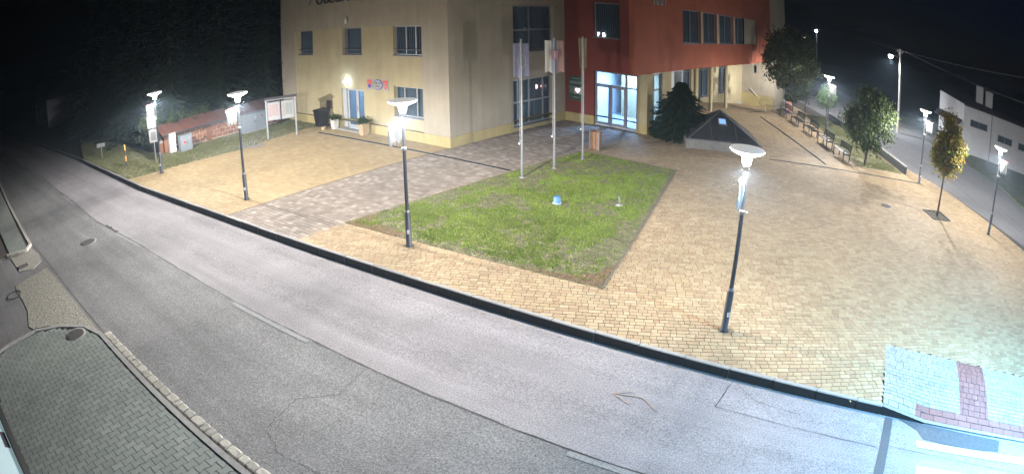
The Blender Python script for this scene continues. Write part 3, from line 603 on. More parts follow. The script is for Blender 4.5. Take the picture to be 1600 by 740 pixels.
lawn('left_verge', VERGE, .01, 42000, m_soil2, m_grass_old, lambda x, y: clamp(fbm(x, y, .6, 8) * 1.6 - .1, .1, 1), (.03, .07), .013, 4)
lawn('bench_lawn', STRIPLAWN, .03, 22000, m_soil2, m_grass_old, lambda x, y: clamp(fbm(x, y, .7, 5) * 1.7 - .2, .1, 1), (.03, .07), .014, 6)
FARV = [(31, 12.5), (29.7, 15.6), (27.8, 21.9), (24.6, 26.7), (20.8, 32.9), (14.6, 45.2), (20, 47), (24, 36), (25.5, 33), (33, 34), (60, 38), (60, 20)]
struct(MB().prism(FARV, -.25, .0).build('far_verge', mat('verge_ground', (.045, .06, .02), .95, .4, 1.5, .5, 25, c2=(.07, .08, .03))))
struct(MB().prism([(18.2, 31.0), (21.5, 31.8), (24.8, 33.4), (24.5, 38), (14, 40)], -.2, .012).build('gravel_lot', mat('gravel', (.16, .155, .145), .95, .3, 14, .5, 40)))

r = random.Random(77); V = []; F = []; R = []
def litter(x, y, z):
    an = r.uniform(0, 6.28); s_ = r.uniform(.02, .04); c, d = math.cos(an) * s_, math.sin(an) * s_; o = len(V); V.extend([(x - c, y - d, z), (x + d * .6, y - c * .6, z + r.uniform(.004, .02)), (x + c, y + d, z + .004), (x - d * .6, y + c * .6, z + r.uniform(.004, .02))]); F.append((o, o + 1, o + 2, o + 3)); R.append(r.random())
for _ in range(420):
    x, y = r.uniform(4, 12), r.uniform(-8.4, 3.4)
    if inpoly(x, y, GRASS): litter(x, y, .04)
for _ in range(160):
    u = r.uniform(-9, 19); litter(u, kv(u) - abs(r.gauss(0, .12)) - .03, rdz(u, kv(u)) + .004)
for _ in range(170): litter(21.1 + r.gauss(0, 1.3), 7.7 + r.gauss(0, 1.3), .008)
for _ in range(150): litter(16 + r.gauss(0, 1.6), 13.5 + r.gauss(0, 1.4), .012)
for _ in range(120): litter(r.uniform(4.5, 25), r.uniform(-8.8, 6), .008)
b = MB(); b.v = V; b.f = F; b.m = [0] * len(F); b.sm = [False] * len(F)
tag(b.build('fallen_leaves', pieces('leaf_litter', [(.3, .26, .1), (.2, .13, .05), (.38, .33, .14), (.14, .09, .04)], .8, 0), rnd=R, kind='stuff'), 'small dry fallen leaves scattered over lawn, paving and gutter', 'leaves')
# ------------------------------------------------------------------ the town hall
hall = thing('town_hall', 'two-storey town hall with beige walls and a brick-red wing', 'building')
FA = lambda a, d, z: (a, d, z)                    # street front, looking out along -Y
FP = lambda a, d, z: (a, .09 + d, z)              # its set-back cream panel
FB = lambda a, d, z: (-d, a, z)                   # side front, looking out along +X
FC = lambda a, d, z: (a, 8.47 + d, z)             # red entrance front
FD = lambda a, d, z: (4.85 - d, a, z)             # long red wing
FE = lambda a, d, z: (a, 33.4 + d, z)
FR = lambda a, d, z: (4.8 - d, a, z)
def wall(name, F, a0, a1, z0, z1, holes, thick, m, parent=hall, flip=False):
    A = sorted(set([a0, a1] + [h[0] for h in holes] + [h[1] for h in holes])); Z = sorted(set([z0, z1] + [h[2] for h in holes] + [h[3] for h in holes]))
    A = [x for x in A if a0 <= x <= a1]; Z = [x for x in Z if z0 <= x <= z1]; b = MB()
    inh = lambda a, z: any(h[0] < a < h[1] and h[2] < z < h[3] for h in holes)
    for i in range(len(A) - 1):
        for j in range(len(Z) - 1):
            if inh((A[i] + A[i + 1]) / 2, (Z[j] + Z[j + 1]) / 2): continue
            q = [F(A[i], 0, Z[j]), F(A[i + 1], 0, Z[j]), F(A[i + 1], 0, Z[j + 1]), F(A[i], 0, Z[j + 1])]; p = [F(A[i], thick, Z[j]), F(A[i + 1], thick, Z[j]), F(A[i + 1], thick, Z[j + 1]), F(A[i], thick, Z[j + 1])]
            b.add(q, [(0, 1, 2, 3)]); b.add(p, [(3, 2, 1, 0)])
    for h in list(holes) + [(a0, a1, z0, z1)]:
        c = [(h[0], h[2]), (h[1], h[2]), (h[1], h[3]), (h[0], h[3])]
        for k in range(4):
            p, q = c[k], c[(k + 1) % 4]; b.add([F(p[0], 0, p[1]), F(q[0], 0, q[1]), F(q[0], thick, q[1]), F(p[0], thick, p[1])], [(0, 1, 2, 3)])
    return b.build(name, m, parent)
def fbox(b, F, a0, a1, d0, d1, z0, z1, mi=0):
    vs = [F(a, d, z) for z in (z0, z1) for a, d in ((a0, d0), (a1, d0), (a1, d1), (a0, d1))]
    return b.add(vs, [(0, 3, 2, 1), (4, 5, 6, 7), (0, 1, 5, 4), (1, 2, 6, 5), (2, 3, 7, 6), (3, 0, 4, 7)], mi)
def window(F, a0, a1, z0, z1, cols, rows, m_f=None, dep=.16, curtain='cloth', parent=hall, fw=.06, m_g=None, sill=True, name='window', stripes=0):
    m_f = m_f or m_frame; b = MB(); e = .004
    fbox(b, F, a0 + e, a1 - e, dep, dep + .07, z0 + e, z0 + fw); fbox(b, F, a0 + e, a1 - e, dep, dep + .07, z1 - fw, z1 - e)
    cs = [a0] + [a0 + (a1 - a0) * c for c in cols] + [a1]; rs = [z0] + [z0 + (z1 - z0) * c for c in rows] + [z1]
    fbox(b, F, a0 + e, a0 + fw, dep + .002, dep + .068, z0 + fw, z1 - fw); fbox(b, F, a1 - fw, a1 - e, dep + .002, dep + .068, z0 + fw, z1 - fw)
    for c in cs[1:-1]: fbox(b, F, c - fw * .6, c + fw * .6, dep + .002, dep + .068, z0 + fw, z1 - fw)
    for rr in rs[1:-1]: fbox(b, F, a0 + fw, a1 - fw, dep + .004, dep + .066, rr - fw * .55, rr + fw * .55)
    w = b.build(name, m_f, parent)
    for i in range(len(cs) - 1):
        for j in range(len(rs) - 1):
            g = MB(); fbox(g, F, cs[i] + fw * .4, cs[i + 1] - fw * .4, dep + .03, dep + .038, rs[j] + fw * .4, rs[j + 1] - fw * .4); g.build('pane', m_g or m_glass, w)
    if sill:
        g = MB(); fbox(g, F, a0 - .03, a1 + .03, -.05, dep, z0 - .035, z0 + .002); g.build('sill', m_frame, w)
    if curtain == 'cloth':
        n = int((a1 - a0) / .035); g = MB(); vs = []; r = random.Random(int(a0 * 100) + 3)
        for k in range(n + 1):
            a = a0 + (a1 - a0) * k / n; d = dep + .13 + (.006 if stripes else .035) * math.sin(k * 1.1 + math.sin(k * .3) * 2); vs += [F(a, d, z0 - .05), F(a, d, z1 + .05)]
        g.add(vs, [(2 * k, 2 * k + 2, 2 * k + 3, 2 * k + 1) for k in range(n)], 0, True); g.build('curtain', m_curtain, w)
    if curtain == 'blind':
        k = a0 + .05; r = random.Random(int(a0 * 70))
        while k < a1 - .05:
            g = MB(); fbox(g, F, k, k + .085, dep + .09, dep + .1, z0 + .03, z1 - .03); g.build('blind_slat', m_curtain, w); k += .13
    g = MB(); fbox(g, F, a0 - .15, a1 + .15, dep + .75, dep + .78, z0 - .1, z1 + .1)
    fbox(g, F, a0 - .15, a1 + .15, dep + .1, dep + .74, z0 - .14, z0 - .11); fbox(g, F, a0 - .15, a1 + .15, dep + .1, dep + .74, z1 + .11, z1 + .14)
    fbox(g, F, a0 - .18, a0 - .151, dep + .1, dep + .74, z0 - .1, z1 + .1); fbox(g, F, a1 + .151, a1 + .18, dep + .1, dep + .74, z0 - .1, z1 + .1)
    if curtain: g.build('room_behind', m_dark_room, w)
    return w
ZT = 9.2
wall('street_wall', FA, -14.1, 0, .46, ZT, [(-12.55, -1.62, .46, 5.37)], .4, m_beige)
wins = [(-12.2, -10.6, 3.94, 5.36), (-7.74, -6.08, 3.94, 5.36), (-3.65, -1.72, 3.94, 5.36), (-3.7, -1.72, 1.04, 2.46)]
DOOR = (-7.97, -6.02, .04, 2.14)
wall('street_wall_panel', FP, -12.56, -1.6, .46, 5.38, wins + [(DOOR[0], DOOR[1], .46, DOOR[3])], .32, m_cream)
wall('plinth', lambda a, d, z: (a, -.02 + d, z), -14.12, .02, -.25, .455, [(DOOR[0], DOOR[1], -.1, .5)], .5, m_plinth)
window(FP, *wins[0], [], [], stripes=1); window(FP, *wins[1], [.12], [], stripes=1); window(FP, *wins[2], [.38, .72], [], m_f=m_alu, curtain='blind'); window(FP, *wins[3], [.3, .72], [], m_f=m_alu)
# flag rails under the upper windows
for w in wins[:3]:
    b = MB(); b.tube([FP(w[0] + .05, -.03, w[2] + .28), FP(w[1] - .05, -.03, w[2] + .28)], .018, 8); b.build('guard_rail', m_steel, hall)
wall('side_wall', FB, .4, 8.47, .46, ZT, [(4.25, 7.45, 3.86, 6.2), (4.2, 7.35, .46, 2.5)], .4, m_beige)
wall('side_plinth', lambda a, d, z: (.02 - d, a, z), .482, 8.45, -.25, .455, [(4.2, 7.35, .2, .5)], .5, m_plinth)
window(FB, 4.25, 7.45, 3.86, 6.2, [.44], [.46], fw=.08); window(FB, 4.2, 7.35, .2, 2.5, [.17, .44, .8], [.5], m_f=m_alu, fw=.08)
# red entrance front
ENT = (1.78, 4.3, .06, 2.86); UPW = (1.77, 3.32, 4.62, 6.5)
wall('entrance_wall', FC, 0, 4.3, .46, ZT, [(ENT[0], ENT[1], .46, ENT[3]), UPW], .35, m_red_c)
wall('entrance_plinth', lambda a, d, z: (a, 8.45 + d, z), .02, 1.78, -.2, .455, [], .3, m_plinth)
window(FC, *UPW, [], [], curtain='blind')
# projecting red storey
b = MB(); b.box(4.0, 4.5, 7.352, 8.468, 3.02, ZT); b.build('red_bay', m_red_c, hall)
DW = [(13.1, 15.9), (16.3, 18.8), (19.3, 22.4), (22.8, 25.1)]
wall('red_wing_wall', FD, 7.352, 33.4, 3.02, ZT, [(a, c, 4.55, 6.55) for a, c in DW] + [(25.1, 28.6, 4.55, 6.55)], .35, m_red)
for k, (a, c) in enumerate(DW): window(FD, a, c, 4.55, 6.55, [.5], [], m_f=m_frame, curtain='blind', dep=.14)
g = MB(); fbox(g, FD, 25.11, 28.59, .05, .12, 4.56, 6.54); g.build('window_shutter', m_beige, hall)
for a, c in [(15.9, 16.3), (18.8, 19.3), (22.4, 22.8)]:
    g = MB(); fbox(g, FD, a + .002, c - .002, -.02, .1, 4.55, 6.55); g.build('window_pier', m_beige, hall)
MB().box(-14.1, 4.5, 8.9, 14.2, 3.0, 3.02).build('storey_slab', m_beige, hall)
b = MB(); b.box(-.3, 4.8, 8.9, 33.3, 3.03, 3.3); b.build('wing_floor_slab', m_beige, hall)
b = MB(); b.box(-14.08, -.02, .45, 13.9, ZT, ZT + .2); b.box(-.3, 4.83, 8.8, 33.38, ZT, ZT + .2); b.build('roof', m_house_roof, hall)
b = MB(); b.box(-14.08, -13.7, .42, 14, 0, ZT); b.box(-14.08, -.4, 13.9, 14.2, 0, ZT); b.build('back_wall', m_beige, hall)
# end wall of the wing, standing forward of it
wall('end_wall', FE, 1.98, 5.2, -1.5, ZT, [(3.1, 3.45, 1.76, 2.46), (4.75, 5.0, 1.9, 2.6)], .4, m_beige)
wall('end_plinth', lambda a, d, z: (a, 33.38 + d, z), 1.98, 5.22, -1.6, -.1, [], .2, m_plinth)
window(FE, 3.1, 3.45, 1.76, 2.46, [], [], sill=False); window(FE, 4.75, 5.0, 1.9, 2.6, [], [], sill=False)
MB().box(5.2, 5.22, 33.45, 38, -1.5, ZT).build('end_return_wall', m_beige, hall)
# corner column and the glazed lobby
b = MB(); b.box(4.36, 4.93, 8.42, 9.05, .46, 3.015); b.build('column', m_cream, hall)
b = MB(); b.box(4.34, 4.95, 8.4, 9.07, -.1, .46); b.build('column_plinth', m_plinth, hall)
ew = window(FC, *ENT, [], [.745], m_f=m_frame, dep=.12, curtain=None, fw=.07, m_g=m_glass_lit, sill=False, name='entrance_glazing')
for a in (ENT[0] + .92, ENT[0] + 1.84):
    g = MB(); fbox(g, FC, a - .045, a + .045, .11, .2, .06, 2.14 if a < 3 else 2.86); g.build('mullion', m_frame, ew)
for a0, a1 in ((ENT[0] + .08, ENT[0] + .87), (ENT[0] + .97, ENT[0] + 1.79)):
    g = MB()
    fbox(g, FC, a0, a0 + .06, .1, .16, .1, 2.1); fbox(g, FC, a1 - .06, a1, .1, .16, .1, 2.1); fbox(g, FC, a0 + .06, a1 - .06, .1, .16, .1, .2); fbox(g, FC, a0 + .06, a1 - .06, .1, .16, 2.02, 2.1)
    d = g.build('door', m_frame, hall)
    h = MB(); h.tube([FC(a1 - .1 if a0 < 2 else a0 + .1, .05, 1.0), FC(a1 - .1 if a0 < 2 else a0 + .1, .05, 1.35)], .014, 8); h.build('handle', m_steel, d)
window(FR, 9.06, 10.4, .1, 2.95, [.42], [.7], dep=.1, curtain=None, m_g=m_glass_lit, sill=False, name='lobby_window', fw=.08)
b = MB(); b.box(4.62, 4.84, 10.4, 11.5, -.1, 3.02); b.build('pillar', m_cream, hall)
b = MB(); b.box(.9, 4.75, 8.85, 13.2, -.05, .05); b.build('lobby_floor', m_tile, hall)
b = MB(); b.box(.9, 4.75, 13.2, 13.3, .05, 3.0); b.box(.8, .9, 8.85, 13.2, .05, 3.0); b.box(4.3, 4.36, 11.52, 13.2, .05, 3.0); b.build('lobby_wall', m_room, hall)
b = MB(); b.box(.9, 4.74, 8.85, 13.2, 2.96, 2.99); b.build('lobby_ceiling', m_room, hall)
b = MB(); b.box(2.3, 3.2, 13.14, 13.19, .05, 2.1); d = b.build('inner_door', m_frame_w, hall)
b = MB(); b.box(2.22, 2.29, 13.1, 13.19, .05, 2.2); b.box(3.21, 3.28, 13.1, 13.19, .05, 2.2); b.box(2.22, 3.28, 13.1, 13.19, 2.12, 2.2); b.build('door_frame', m_frame, d)
b = MB(); b.box(1.5, 3.4, 12.4, 12.9, .05, .95); b.build('counter', m_room, hall)
def ceiling_lamp(x, y, z, w, l, power, col, label):
    t = thing('ceiling_lamp', label, 'lamp', (x, y, z)); MB().box(-w / 2 - .03, w / 2 + .03, -l / 2 - .03, l / 2 + .03, -.03, 0).build('housing', m_white, t)
    MB().box(-w / 2, w / 2, -l / 2, l / 2, -.04, -.031).build('diffuser', emis('lamp_panel', col, 6), t)
    ld = bpy.data.lights.new('ceiling_light', 'AREA'); ld.shape = 'RECTANGLE'; ld.size = w; ld.size_y = l; ld.energy = power; ld.color = col
    lo = bpy.data.objects.new('ceiling_light', ld); C.objects.link(lo); lo.parent = t; lo.location = (0, 0, -.06)
COOL = (.42, .66, 1.)
ceiling_lamp(2.7, 10.8, 2.955, .3, 1.6, 420, (.38, .63, 1.), 'lit ceiling lamp inside the glazed entrance lobby')
# recessed ground floor of the wing behind slim posts
FW = lambda a, d, z: (2.0 - d, a, z)
cells = [(18.9, 21.1), (22.6, 24.8), (26.9, 28.9)]
wall('arcade_wall', FW, 11.5, 33.4, -1.5, 3.02, [(a, c, .15, 2.75) for a, c in cells] + [(13.5, 16.5, .15, 2.6)], .3, m_cream)
for a, c in cells + [(13.5, 16.5)]: window(FW, a, c, .15, 2.75 if a > 14 else 2.6, [.5], [.78], curtain='cloth', dep=.12)
b = MB(); b.box(2.0, 4.3, 11.5, 11.6, -.1, 3.02); b.build('arcade_side_wall', m_cream, hall)
for v in (16.0, 18.75, 21.9):
    b = MB(); b.lathe([(.13, -.2), (.13, 3.02)], 16, (4.45, v, 0)); b.build('post', m_cream, hall)
b = MB(); b.box(2.0, 2.1, 25.3, 33.4, -1.5, -1.0); b.build('arcade_kerb', m_conc, hall)
# street door with its glass leaves
b = MB(); b.box(DOOR[0] - .05, DOOR[1] + .05, -.32, .1, -.05, .05); b.build('door_step', m_conc, hall)
ga, gb = DOOR[0] + .32, DOOR[1]
dw = MB()
for a0, a1 in ((ga, (ga + gb) / 2), ((ga + gb) / 2, gb)):
    g = MB(); e = .005
    fbox(g, FP, a0 + e, a0 + .09, .2, .27, .06, 2.1); fbox(g, FP, a1 - .09, a1 - e, .2, .27, .06, 2.1); fbox(g, FP, a0 + .09, a1 - .09, .2, .27, .06, .2); fbox(g, FP, a0 + .09, a1 - .09, .2, .27, 2.0, 2.1)
    d = g.build('door', m_frame_w, hall)
    g = MB(); fbox(g, FP, a0 + .085, a1 - .085, .225, .235, .19, 2.01); g.build('pane', glass('street_door_glass', (.8, .88, .95), .25), d)
    g = MB(); g.tube([FP(a0 + .05 if a0 > ga else a1 - .05, .14, .95), FP(a0 + .05 if a0 > ga else a1 - .05, .14, 1.25)], .014, 8); g.build('handle', m_steel, d)
g = MB(); fbox(g, FP, DOOR[0] + .003, ga, .1, .28, .05, 2.135); g.build('door_side_panel', m_frame_w, hall)
b = MB(); b.box(-8.0, -5.95, 2.9, 3.0, -.05, 2.6); b.box(-8.1, -8.0, .45, 3.0, -.05, 2.6); b.box(-5.95, -5.85, .45, 3.0, -.05, 2.6); b.box(-8.1, -5.85, .45, 3.0, 2.6, 2.7); b.box(-8.1, -5.85, .45, 3.0, -.1, -.05); b.build('corridor', m_room, hall)
ceiling_lamp(-7.0, 1.6, 2.595, .3, .9, 22, (.5, .72, 1.), 'dim ceiling lamp in the corridor behind the street door')
# lettering on the cornice (only its feet reach into the picture) and the shield beside it
t = text_mesh('OBECNÝ ÚRAD', .95, .03, m_darkprint, 'lettering', hall, (-10.05, -.035, 6.82), (math.pi / 2, 0, 0))
def shield_poly(w, h): return [(-w, h), (w, h), (w, .25 * h), (w * .82, -.35 * h), (w * .45, -.75 * h), (0, -h), (-w * .45, -.75 * h), (-w * .82, -.35 * h), (-w, .25 * h)]
t = thing('coat_of_arms', 'small shield emblem beside the dark lettering on the street front', 'emblem', (-10.75, -.005, 7.25))
MB().extrude([(x, 0, z) for x, z in shield_poly(.26, .4)], (0, -.03, 0)).build('border', m_darkprint, t); MB().extrude([(x, -.032, z) for x, z in shield_poly(.22, .35)], (0, -.01, 0)).build('field', m_whiteprint, t)
b = MB(); b.box(-.02, .02, -.05, -.043, -.2, .25); b.box(-.12, .12, -.05, -.043, .02, .06); b.build('charge', m_redprint, t)
b = MB()
for k, (x, w) in enumerate([(0, .07), (.3, .07), (.5, .07), (.82, .07), (1.05, .07), (1.32, .07)]): b.box(4.852, 4.89, 9.35 + x, 9.35 + x + w, 6.62, 7.5)
for x in (.3, .82): b.box(4.853, 4.889, 9.35 + x + .07, 9.35 + x + .2, 6.62, 6.7)
b.build('lettering', m_alu, hall)
# small things fixed to the street front
t = thing('wall_lamp', 'lit wall lamp glowing white above the street door', 'lamp', (-7.36, .09, 2.42))
MB().box(-.05, .05, -.03, 0, -.12, .06).build('bracket', m_frame, t); MB().lathe([(.03, -.02), (.09, .02), (.11, .09), (.09, .16), (.03, .2)], 14, (0, -.13, 0)).build('globe', emis('globe_glow', (.75, .88, 1.), 30), t); MB().bar((0, -.02, -.05), (0, -.13, 0), .03).build('arm', m_frame, t)
ld = bpy.data.lights.new('wall_lamp_light', 'POINT'); ld.energy = 7; ld.shadow_soft_size = .1; ld.color = (.4, .7, 1.); lo = bpy.data.objects.new('wall_lamp_light', ld); C.objects.link(lo); lo.parent = t; lo.location = (0, -.42, .1)
t = thing('wall_lantern', 'small unlit lantern high on the street front above the middle window', 'lamp', (-7.1, -.0, 5.8)); MB().box(-.05, .05, -.04, 0, -.05, .2).build('bracket', m_frame, t); MB().lathe([(.05, -.2), (.08, -.1), (.08, .05), (.04, .1)], 10, (0, -.12, 0)).build('shade', m_white, t)
t = thing('letter_box', 'dark square letter box on the wall left of the street door', 'letter box', (-9.06, .09, 1.2)); MB().box(-.2, .2, -.12, 0, -.22, .22).build('body', mat('letterbox_brown', (.07, .05, .05), .5, .1), t); MB().box(-.15, .15, -.126, -.121, .1, .13).build('slot', m_black, t); MB().box(-.21, .21, -.14, 0, .221, .24).build('lid', m_frame, t)
def plaque_shield(u, red, label):
    t = thing('shield_plaque', label, 'plaque', (u, .088, 2.46)); MB().box(-.2, .2, -.02, 0, -.28, .28).build('board', m_whiteprint, t)
    f = MB().extrude([(x, -.021, z) for x, z in shield_poly(.16, .22)], (0, -.008, 0)).build('field', m_redprint if red else m_redprint, t)
    if not red:
        MB().extrude([(-.12, -.03, -.06), (-.06, -.03, -.02), (0, -.03, .02), (.06, -.03, -.02), (.12, -.03, -.06), (.1, -.03, -.13), (0, -.03, -.2), (-.1, -.03, -.13)][::-1], (0, -.004, 0)).build('hills', m_blueprint, t)
        b = MB(); b.box(-.018, .018, -.036, -.03, -.02, .16); b.box(-.07, .07, -.036, -.03, .09, .115); b.box(-.09, .09, -.036, -.03, .03, .055); b.build('cross', m_whiteprint, t)
    else:
        b = MB(); b.box(-.02, .02, -.036, -.03, -.14, .16); b.box(-.09, -.05, -.036, -.03, -.1, .1); b.box(.05, .09, -.036, -.03, -.1, .1); b.build('charge', m_whiteprint, t)
plaque_shield(-5.5, False, 'state shield plaque with blue hills left of the oval sign'); plaque_shield(-4.28, True, 'red municipal shield plaque right of the oval sign')
t = thing('oval_sign', 'white oval name sign between the two shield plaques', 'sign', (-4.86, .088, 2.46))
el = lambda a, c, d: [(a * math.cos(2 * math.pi * k / 28), d, c * math.sin(2 * math.pi * k / 28)) for k in range(28)]
MB().extrude(el(.37, .26, 0), (0, -.02, 0)).build('rim', m_blueprint, t); MB().extrude(el(.33, .22, -.021), (0, -.008, 0)).build('face', m_whiteprint, t)
text_mesh('OBECNÝ', .14, .002, m_darkprint, 'lettering', t, (0, -.031, .02), (math.pi / 2, 0, 0), 'CENTER'); text_mesh('ÚRAD', .14, .002, m_darkprint, 'lettering', t, (0, -.031, -.13), (math.pi / 2, 0, 0), 'CENTER')
# green notice panel with the heart picture
t = thing('poster_board', 'dark green notice panel with a white heart picture on the red wall', 'poster board', (.68, 8.465, 1.78)); MB().box(-.44, .44, -.03, 0, -.64, .64).build('board', m_greenboard, t)
MB().box(-.12, .38, -.036, -.031, -.3, .08).build('picture', mat('heart_picture_grey', (.4, .36, .34), .5, .2, 20), t)
hp_ = [(.13 + .011 * 16 * math.sin(a) ** 3 * .8, -.04, -.1 + .011 * (13 * math.cos(a) - 5 * math.cos(2 * a) - 2 * math.cos(3 * a) - math.cos(4 * a)) * .8) for a in [2 * math.pi * k / 24 for k in range(24)]]
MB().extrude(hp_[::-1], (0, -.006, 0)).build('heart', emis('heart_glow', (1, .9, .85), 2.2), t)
b = MB(); r = random.Random(5)
for z, x0, x1 in [(.5, -.2, .25), (.32, -.35, .36), (.24, -.35, .3), (.04, -.38, -.16), (-.06, -.38, -.17), (-.16, -.38, -.15), (-.26, -.38, -.18), (-.5, -.15, .2)]:
    x = x0
    while x < x1: w = r.uniform(.03, .08); b.box(x, min(x + w, x1), -.036, -.031, z, z + .045); x += w + .02
b.build('printed_line', mat('print_greyish', (.3, .33, .3), .6, .1), t, kind='stuff')
t = thing('lit_letters', 'two white glowing letters in the upper window of the red front', 'sign', (1.93, 8.58, 4.68))
text_mesh('F', .3, .01, emis('letter_glow', (1, 1, 1), 3), 'letter', t, (.02, 0, 0), (math.pi / 2, 0, 0)); text_mesh('B', .3, .01, bpy.data.materials['letter_glow'], 'letter', t, (.32, 0, 0), (math.pi / 2, 0, 0))
t = thing('window_glints', 'pair of small red and white glowing spots standing in for reflections in the side window', 'lantern', (-.3, 6.35, 1.95))
for k in (0, 1): MB().lathe([(.02, -.11), (.07, -.07), (.085, 0), (.06, .09), (.02, .11)], 12, (0, k * .42, 0)).build('lantern', emis('glint_glow', (1., .45, .38), 3), t)  # glowing shapes added in place of red and white reflections in the pane

# ------------------------------------------------------------------ street lamps and their banners
LAMPS = [(-9.02, -10.25, 'beside the bus stop sign'), (-1.01, -9.35, 'at the edge of the ochre parking bay'), (6.76, -8.37, 'at the street corner of the green lawn'),
         (15.28, -7.34, 'nearest the camera on the sandy plaza'), (20.08, 13.31, 'beside the near end of the low wall'), (24.41, 7.69, 'rightmost, on the plaza edge by the side road'), (12.95, 19.1, 'behind the small round tree on the bench lawn'), (9.3, 29.3, 'hidden in the crown of the broad maple')]
def lamp_light():
    # wide street-light distribution: strongest at about 70 degrees from straight down, little above the horizontal
    if 'lamp_light' in bpy.data.lights: return bpy.data.lights['lamp_light']
    ld = bpy.data.lights.new('lamp_light', 'POINT'); ld.energy = LAMP_W; ld.shadow_soft_size = .07; ld.color = (1., .985, .97); ld.use_nodes = True
    N = ld.node_tree.nodes; L = ld.node_tree.links; em = N['Emission']; ge = N.new('ShaderNodeNewGeometry'); sx = N.new('ShaderNodeSeparateXYZ'); L.new(ge.outputs['Incoming'], sx.inputs[0])
    r = N.new('ShaderNodeMapRange'); r.inputs[1].default_value = 1.; r.inputs[2].default_value = -1.; r.inputs[3].default_value = 0; r.inputs[4].default_value = 1; L.new(sx.outputs['Z'], r.inputs[0])
    fc = N.new('ShaderNodeFloatCurve'); cv = fc.mapping.curves[0]
    P = [(0., .02), (.3, .05), (.4, .1), (.5, .3), (.6, .85), (.66, 1.), (.75, .68), (.87, .36), (1., .27)]
    while len(cv.points) < len(P): cv.points.new(.5, .5)
    for q, p in zip(cv.points, P): q.location = p
    fc.mapping.update(); L.new(r.outputs[0], fc.inputs['Value']); L.new(fc.outputs[0], em.inputs['Strength'])
    return ld
def street_lamp(u, v, where, bdir):
    t = thing('street_lamp', 'lit disc-headed street lamp ' + where, 'street lamp', (u, v, 0 if v < 18 else .0), 0, 'disc-headed lamps round the plaza')
    MB().lathe([(.11, 0), (.11, .025), (.08, .05), (.08, .9), (.058, .95)], 18).build('base_sleeve', m_sleeve, t)
    MB().lathe([(.066, .94), (.068, .97), (.052, 1.0)], 16).build('collar', m_steel, t)
    MB().lathe([(.05, .98), (.046, 2.6)], 16).build('pole', m_pole, t)
    MB().lathe([(.044, 2.66), (.04, 3.42)], 16).build('upper_pole', m_steel, t)
    MB().lathe([(.05, 2.58), (.068, 2.6), (.068, 2.66), (.05, 2.68)], 14).build('clamp', m_steel, t)
    MB().bar((.05, -.03, 2.63), (.13, -.06, 2.67), .03, .03).build('hook', m_white, t)
    MB().bar((.04, -.04, .42), (.075, -.075, .42), .06, .1).build('service_sticker', m_white, t)
    MB().lathe([(.07, 3.56), (.1, 3.62), (.11, 3.74)], 18).build('neck', m_lampneck, t)
    MB().lathe([(.11, 3.745), (.22, 3.79), (.33, 3.835), (.375, 3.87), (.375, 3.885)], 36).build('diffuser', m_lampwhite, t)
    MB().lathe([(.378, 3.887), (.37, 3.9), (.2, 3.925), (.03, 3.935)], 36).build('shade', m_lampcap, t)
    bd = Vector((bdir[0], bdir[1], 0)).normalized(); a = MB()
    a.tube([(bd.x * .03, bd.y * .03, 3.36), (bd.x * .56, bd.y * .56, 3.36)], .012, 8); a.tube([(bd.x * .03, bd.y * .03, 3.26), (bd.x * .3, bd.y * .3, 3.355)], .008, 6); a.build('banner_arm', m_steel, t)
    lo = bpy.data.objects.new('lamp_light', lamp_light()); C.objects.link(lo); lo.parent = t; lo.location = (0, 0, 3.49)
    # banner with three tails hanging from the arm
    n = 9; W, H = .44, .62; b = MB(); vs = []
    for i in range(n + 1):
        f = i / n; tail = abs(((f * 3) % 1) - .5) * 2 if f < 1 else 1
        low = -H + .17 * tail
        for j in range(5):
            g = j / 4; vs.append((bd.x * (.09 + W * f) - bd.y * .02 * math.sin(f * 7 + g * 3), bd.y * (.09 + W * f) + bd.x * .02 * math.sin(f * 7 + g * 3), 3.35 + low * g))
    b.add(vs, [(i * 5 + j, i * 5 + j + 1, (i + 1) * 5 + j + 1, (i + 1) * 5 + j) for i in range(n) for j in range(4)], 0, True)
    bt = thing('banner', 'white three-tailed banner hanging from the lamp ' + where, 'banner', (u, v, 0), 0, 'banners on the lamps')
    me = b.build('cloth', m_banner, bt); sm = me.modifiers.new('thickness', 'SOLIDIFY'); sm.thickness = .006
    MB().bar((bd.x * .09, bd.y * .09, 3.365), (bd.x * .53, bd.y * .53, 3.365), .02, .035).build('top_hem', m_redprint, bt)
for u_, v_, w_ in LAMPS: street_lamp(u_, v_, w_, (0.05, -1) if v_ < 0 else (.85, -.05))
# lamp over the crossing (it stands just outside the picture on the right)
t = thing('crossing_lamp', 'tall street lamp with a cool white head over the crossing', 'street lamp', (26.2, -6.2, 0))
MB().lathe([(.1, -.1), (.07, 2.5), (.055, 6.0)], 16).build('pole', m_steel, t); MB().tube([(0, 0, 5.9), (-.8, -1.1, 6.1), (-1.6, -2.3, 6.12)], .035, 10).build('arm', m_steel, t)
MB().bar((-1.45, -2.1, 6.14), (-1.95, -2.85, 6.14), .3, .09).build('head', m_alu, t); MB().bar((-1.5, -2.18, 6.085), (-1.9, -2.78, 6.085), .24, .012).build('led_panel', m_cross_em, t)
ld = bpy.data.lights.new('crossing_light', 'AREA'); ld.shape = 'RECTANGLE'; ld.size = .6; ld.size_y = .4; ld.spread = math.radians(168); ld.energy = CROSS_W; ld.color = (.22, .6, 1.)
lo = bpy.data.objects.new('crossing_light', ld); C.objects.link(lo); lo.parent = t; lo.location = (-1.7, -2.5, 6.05)

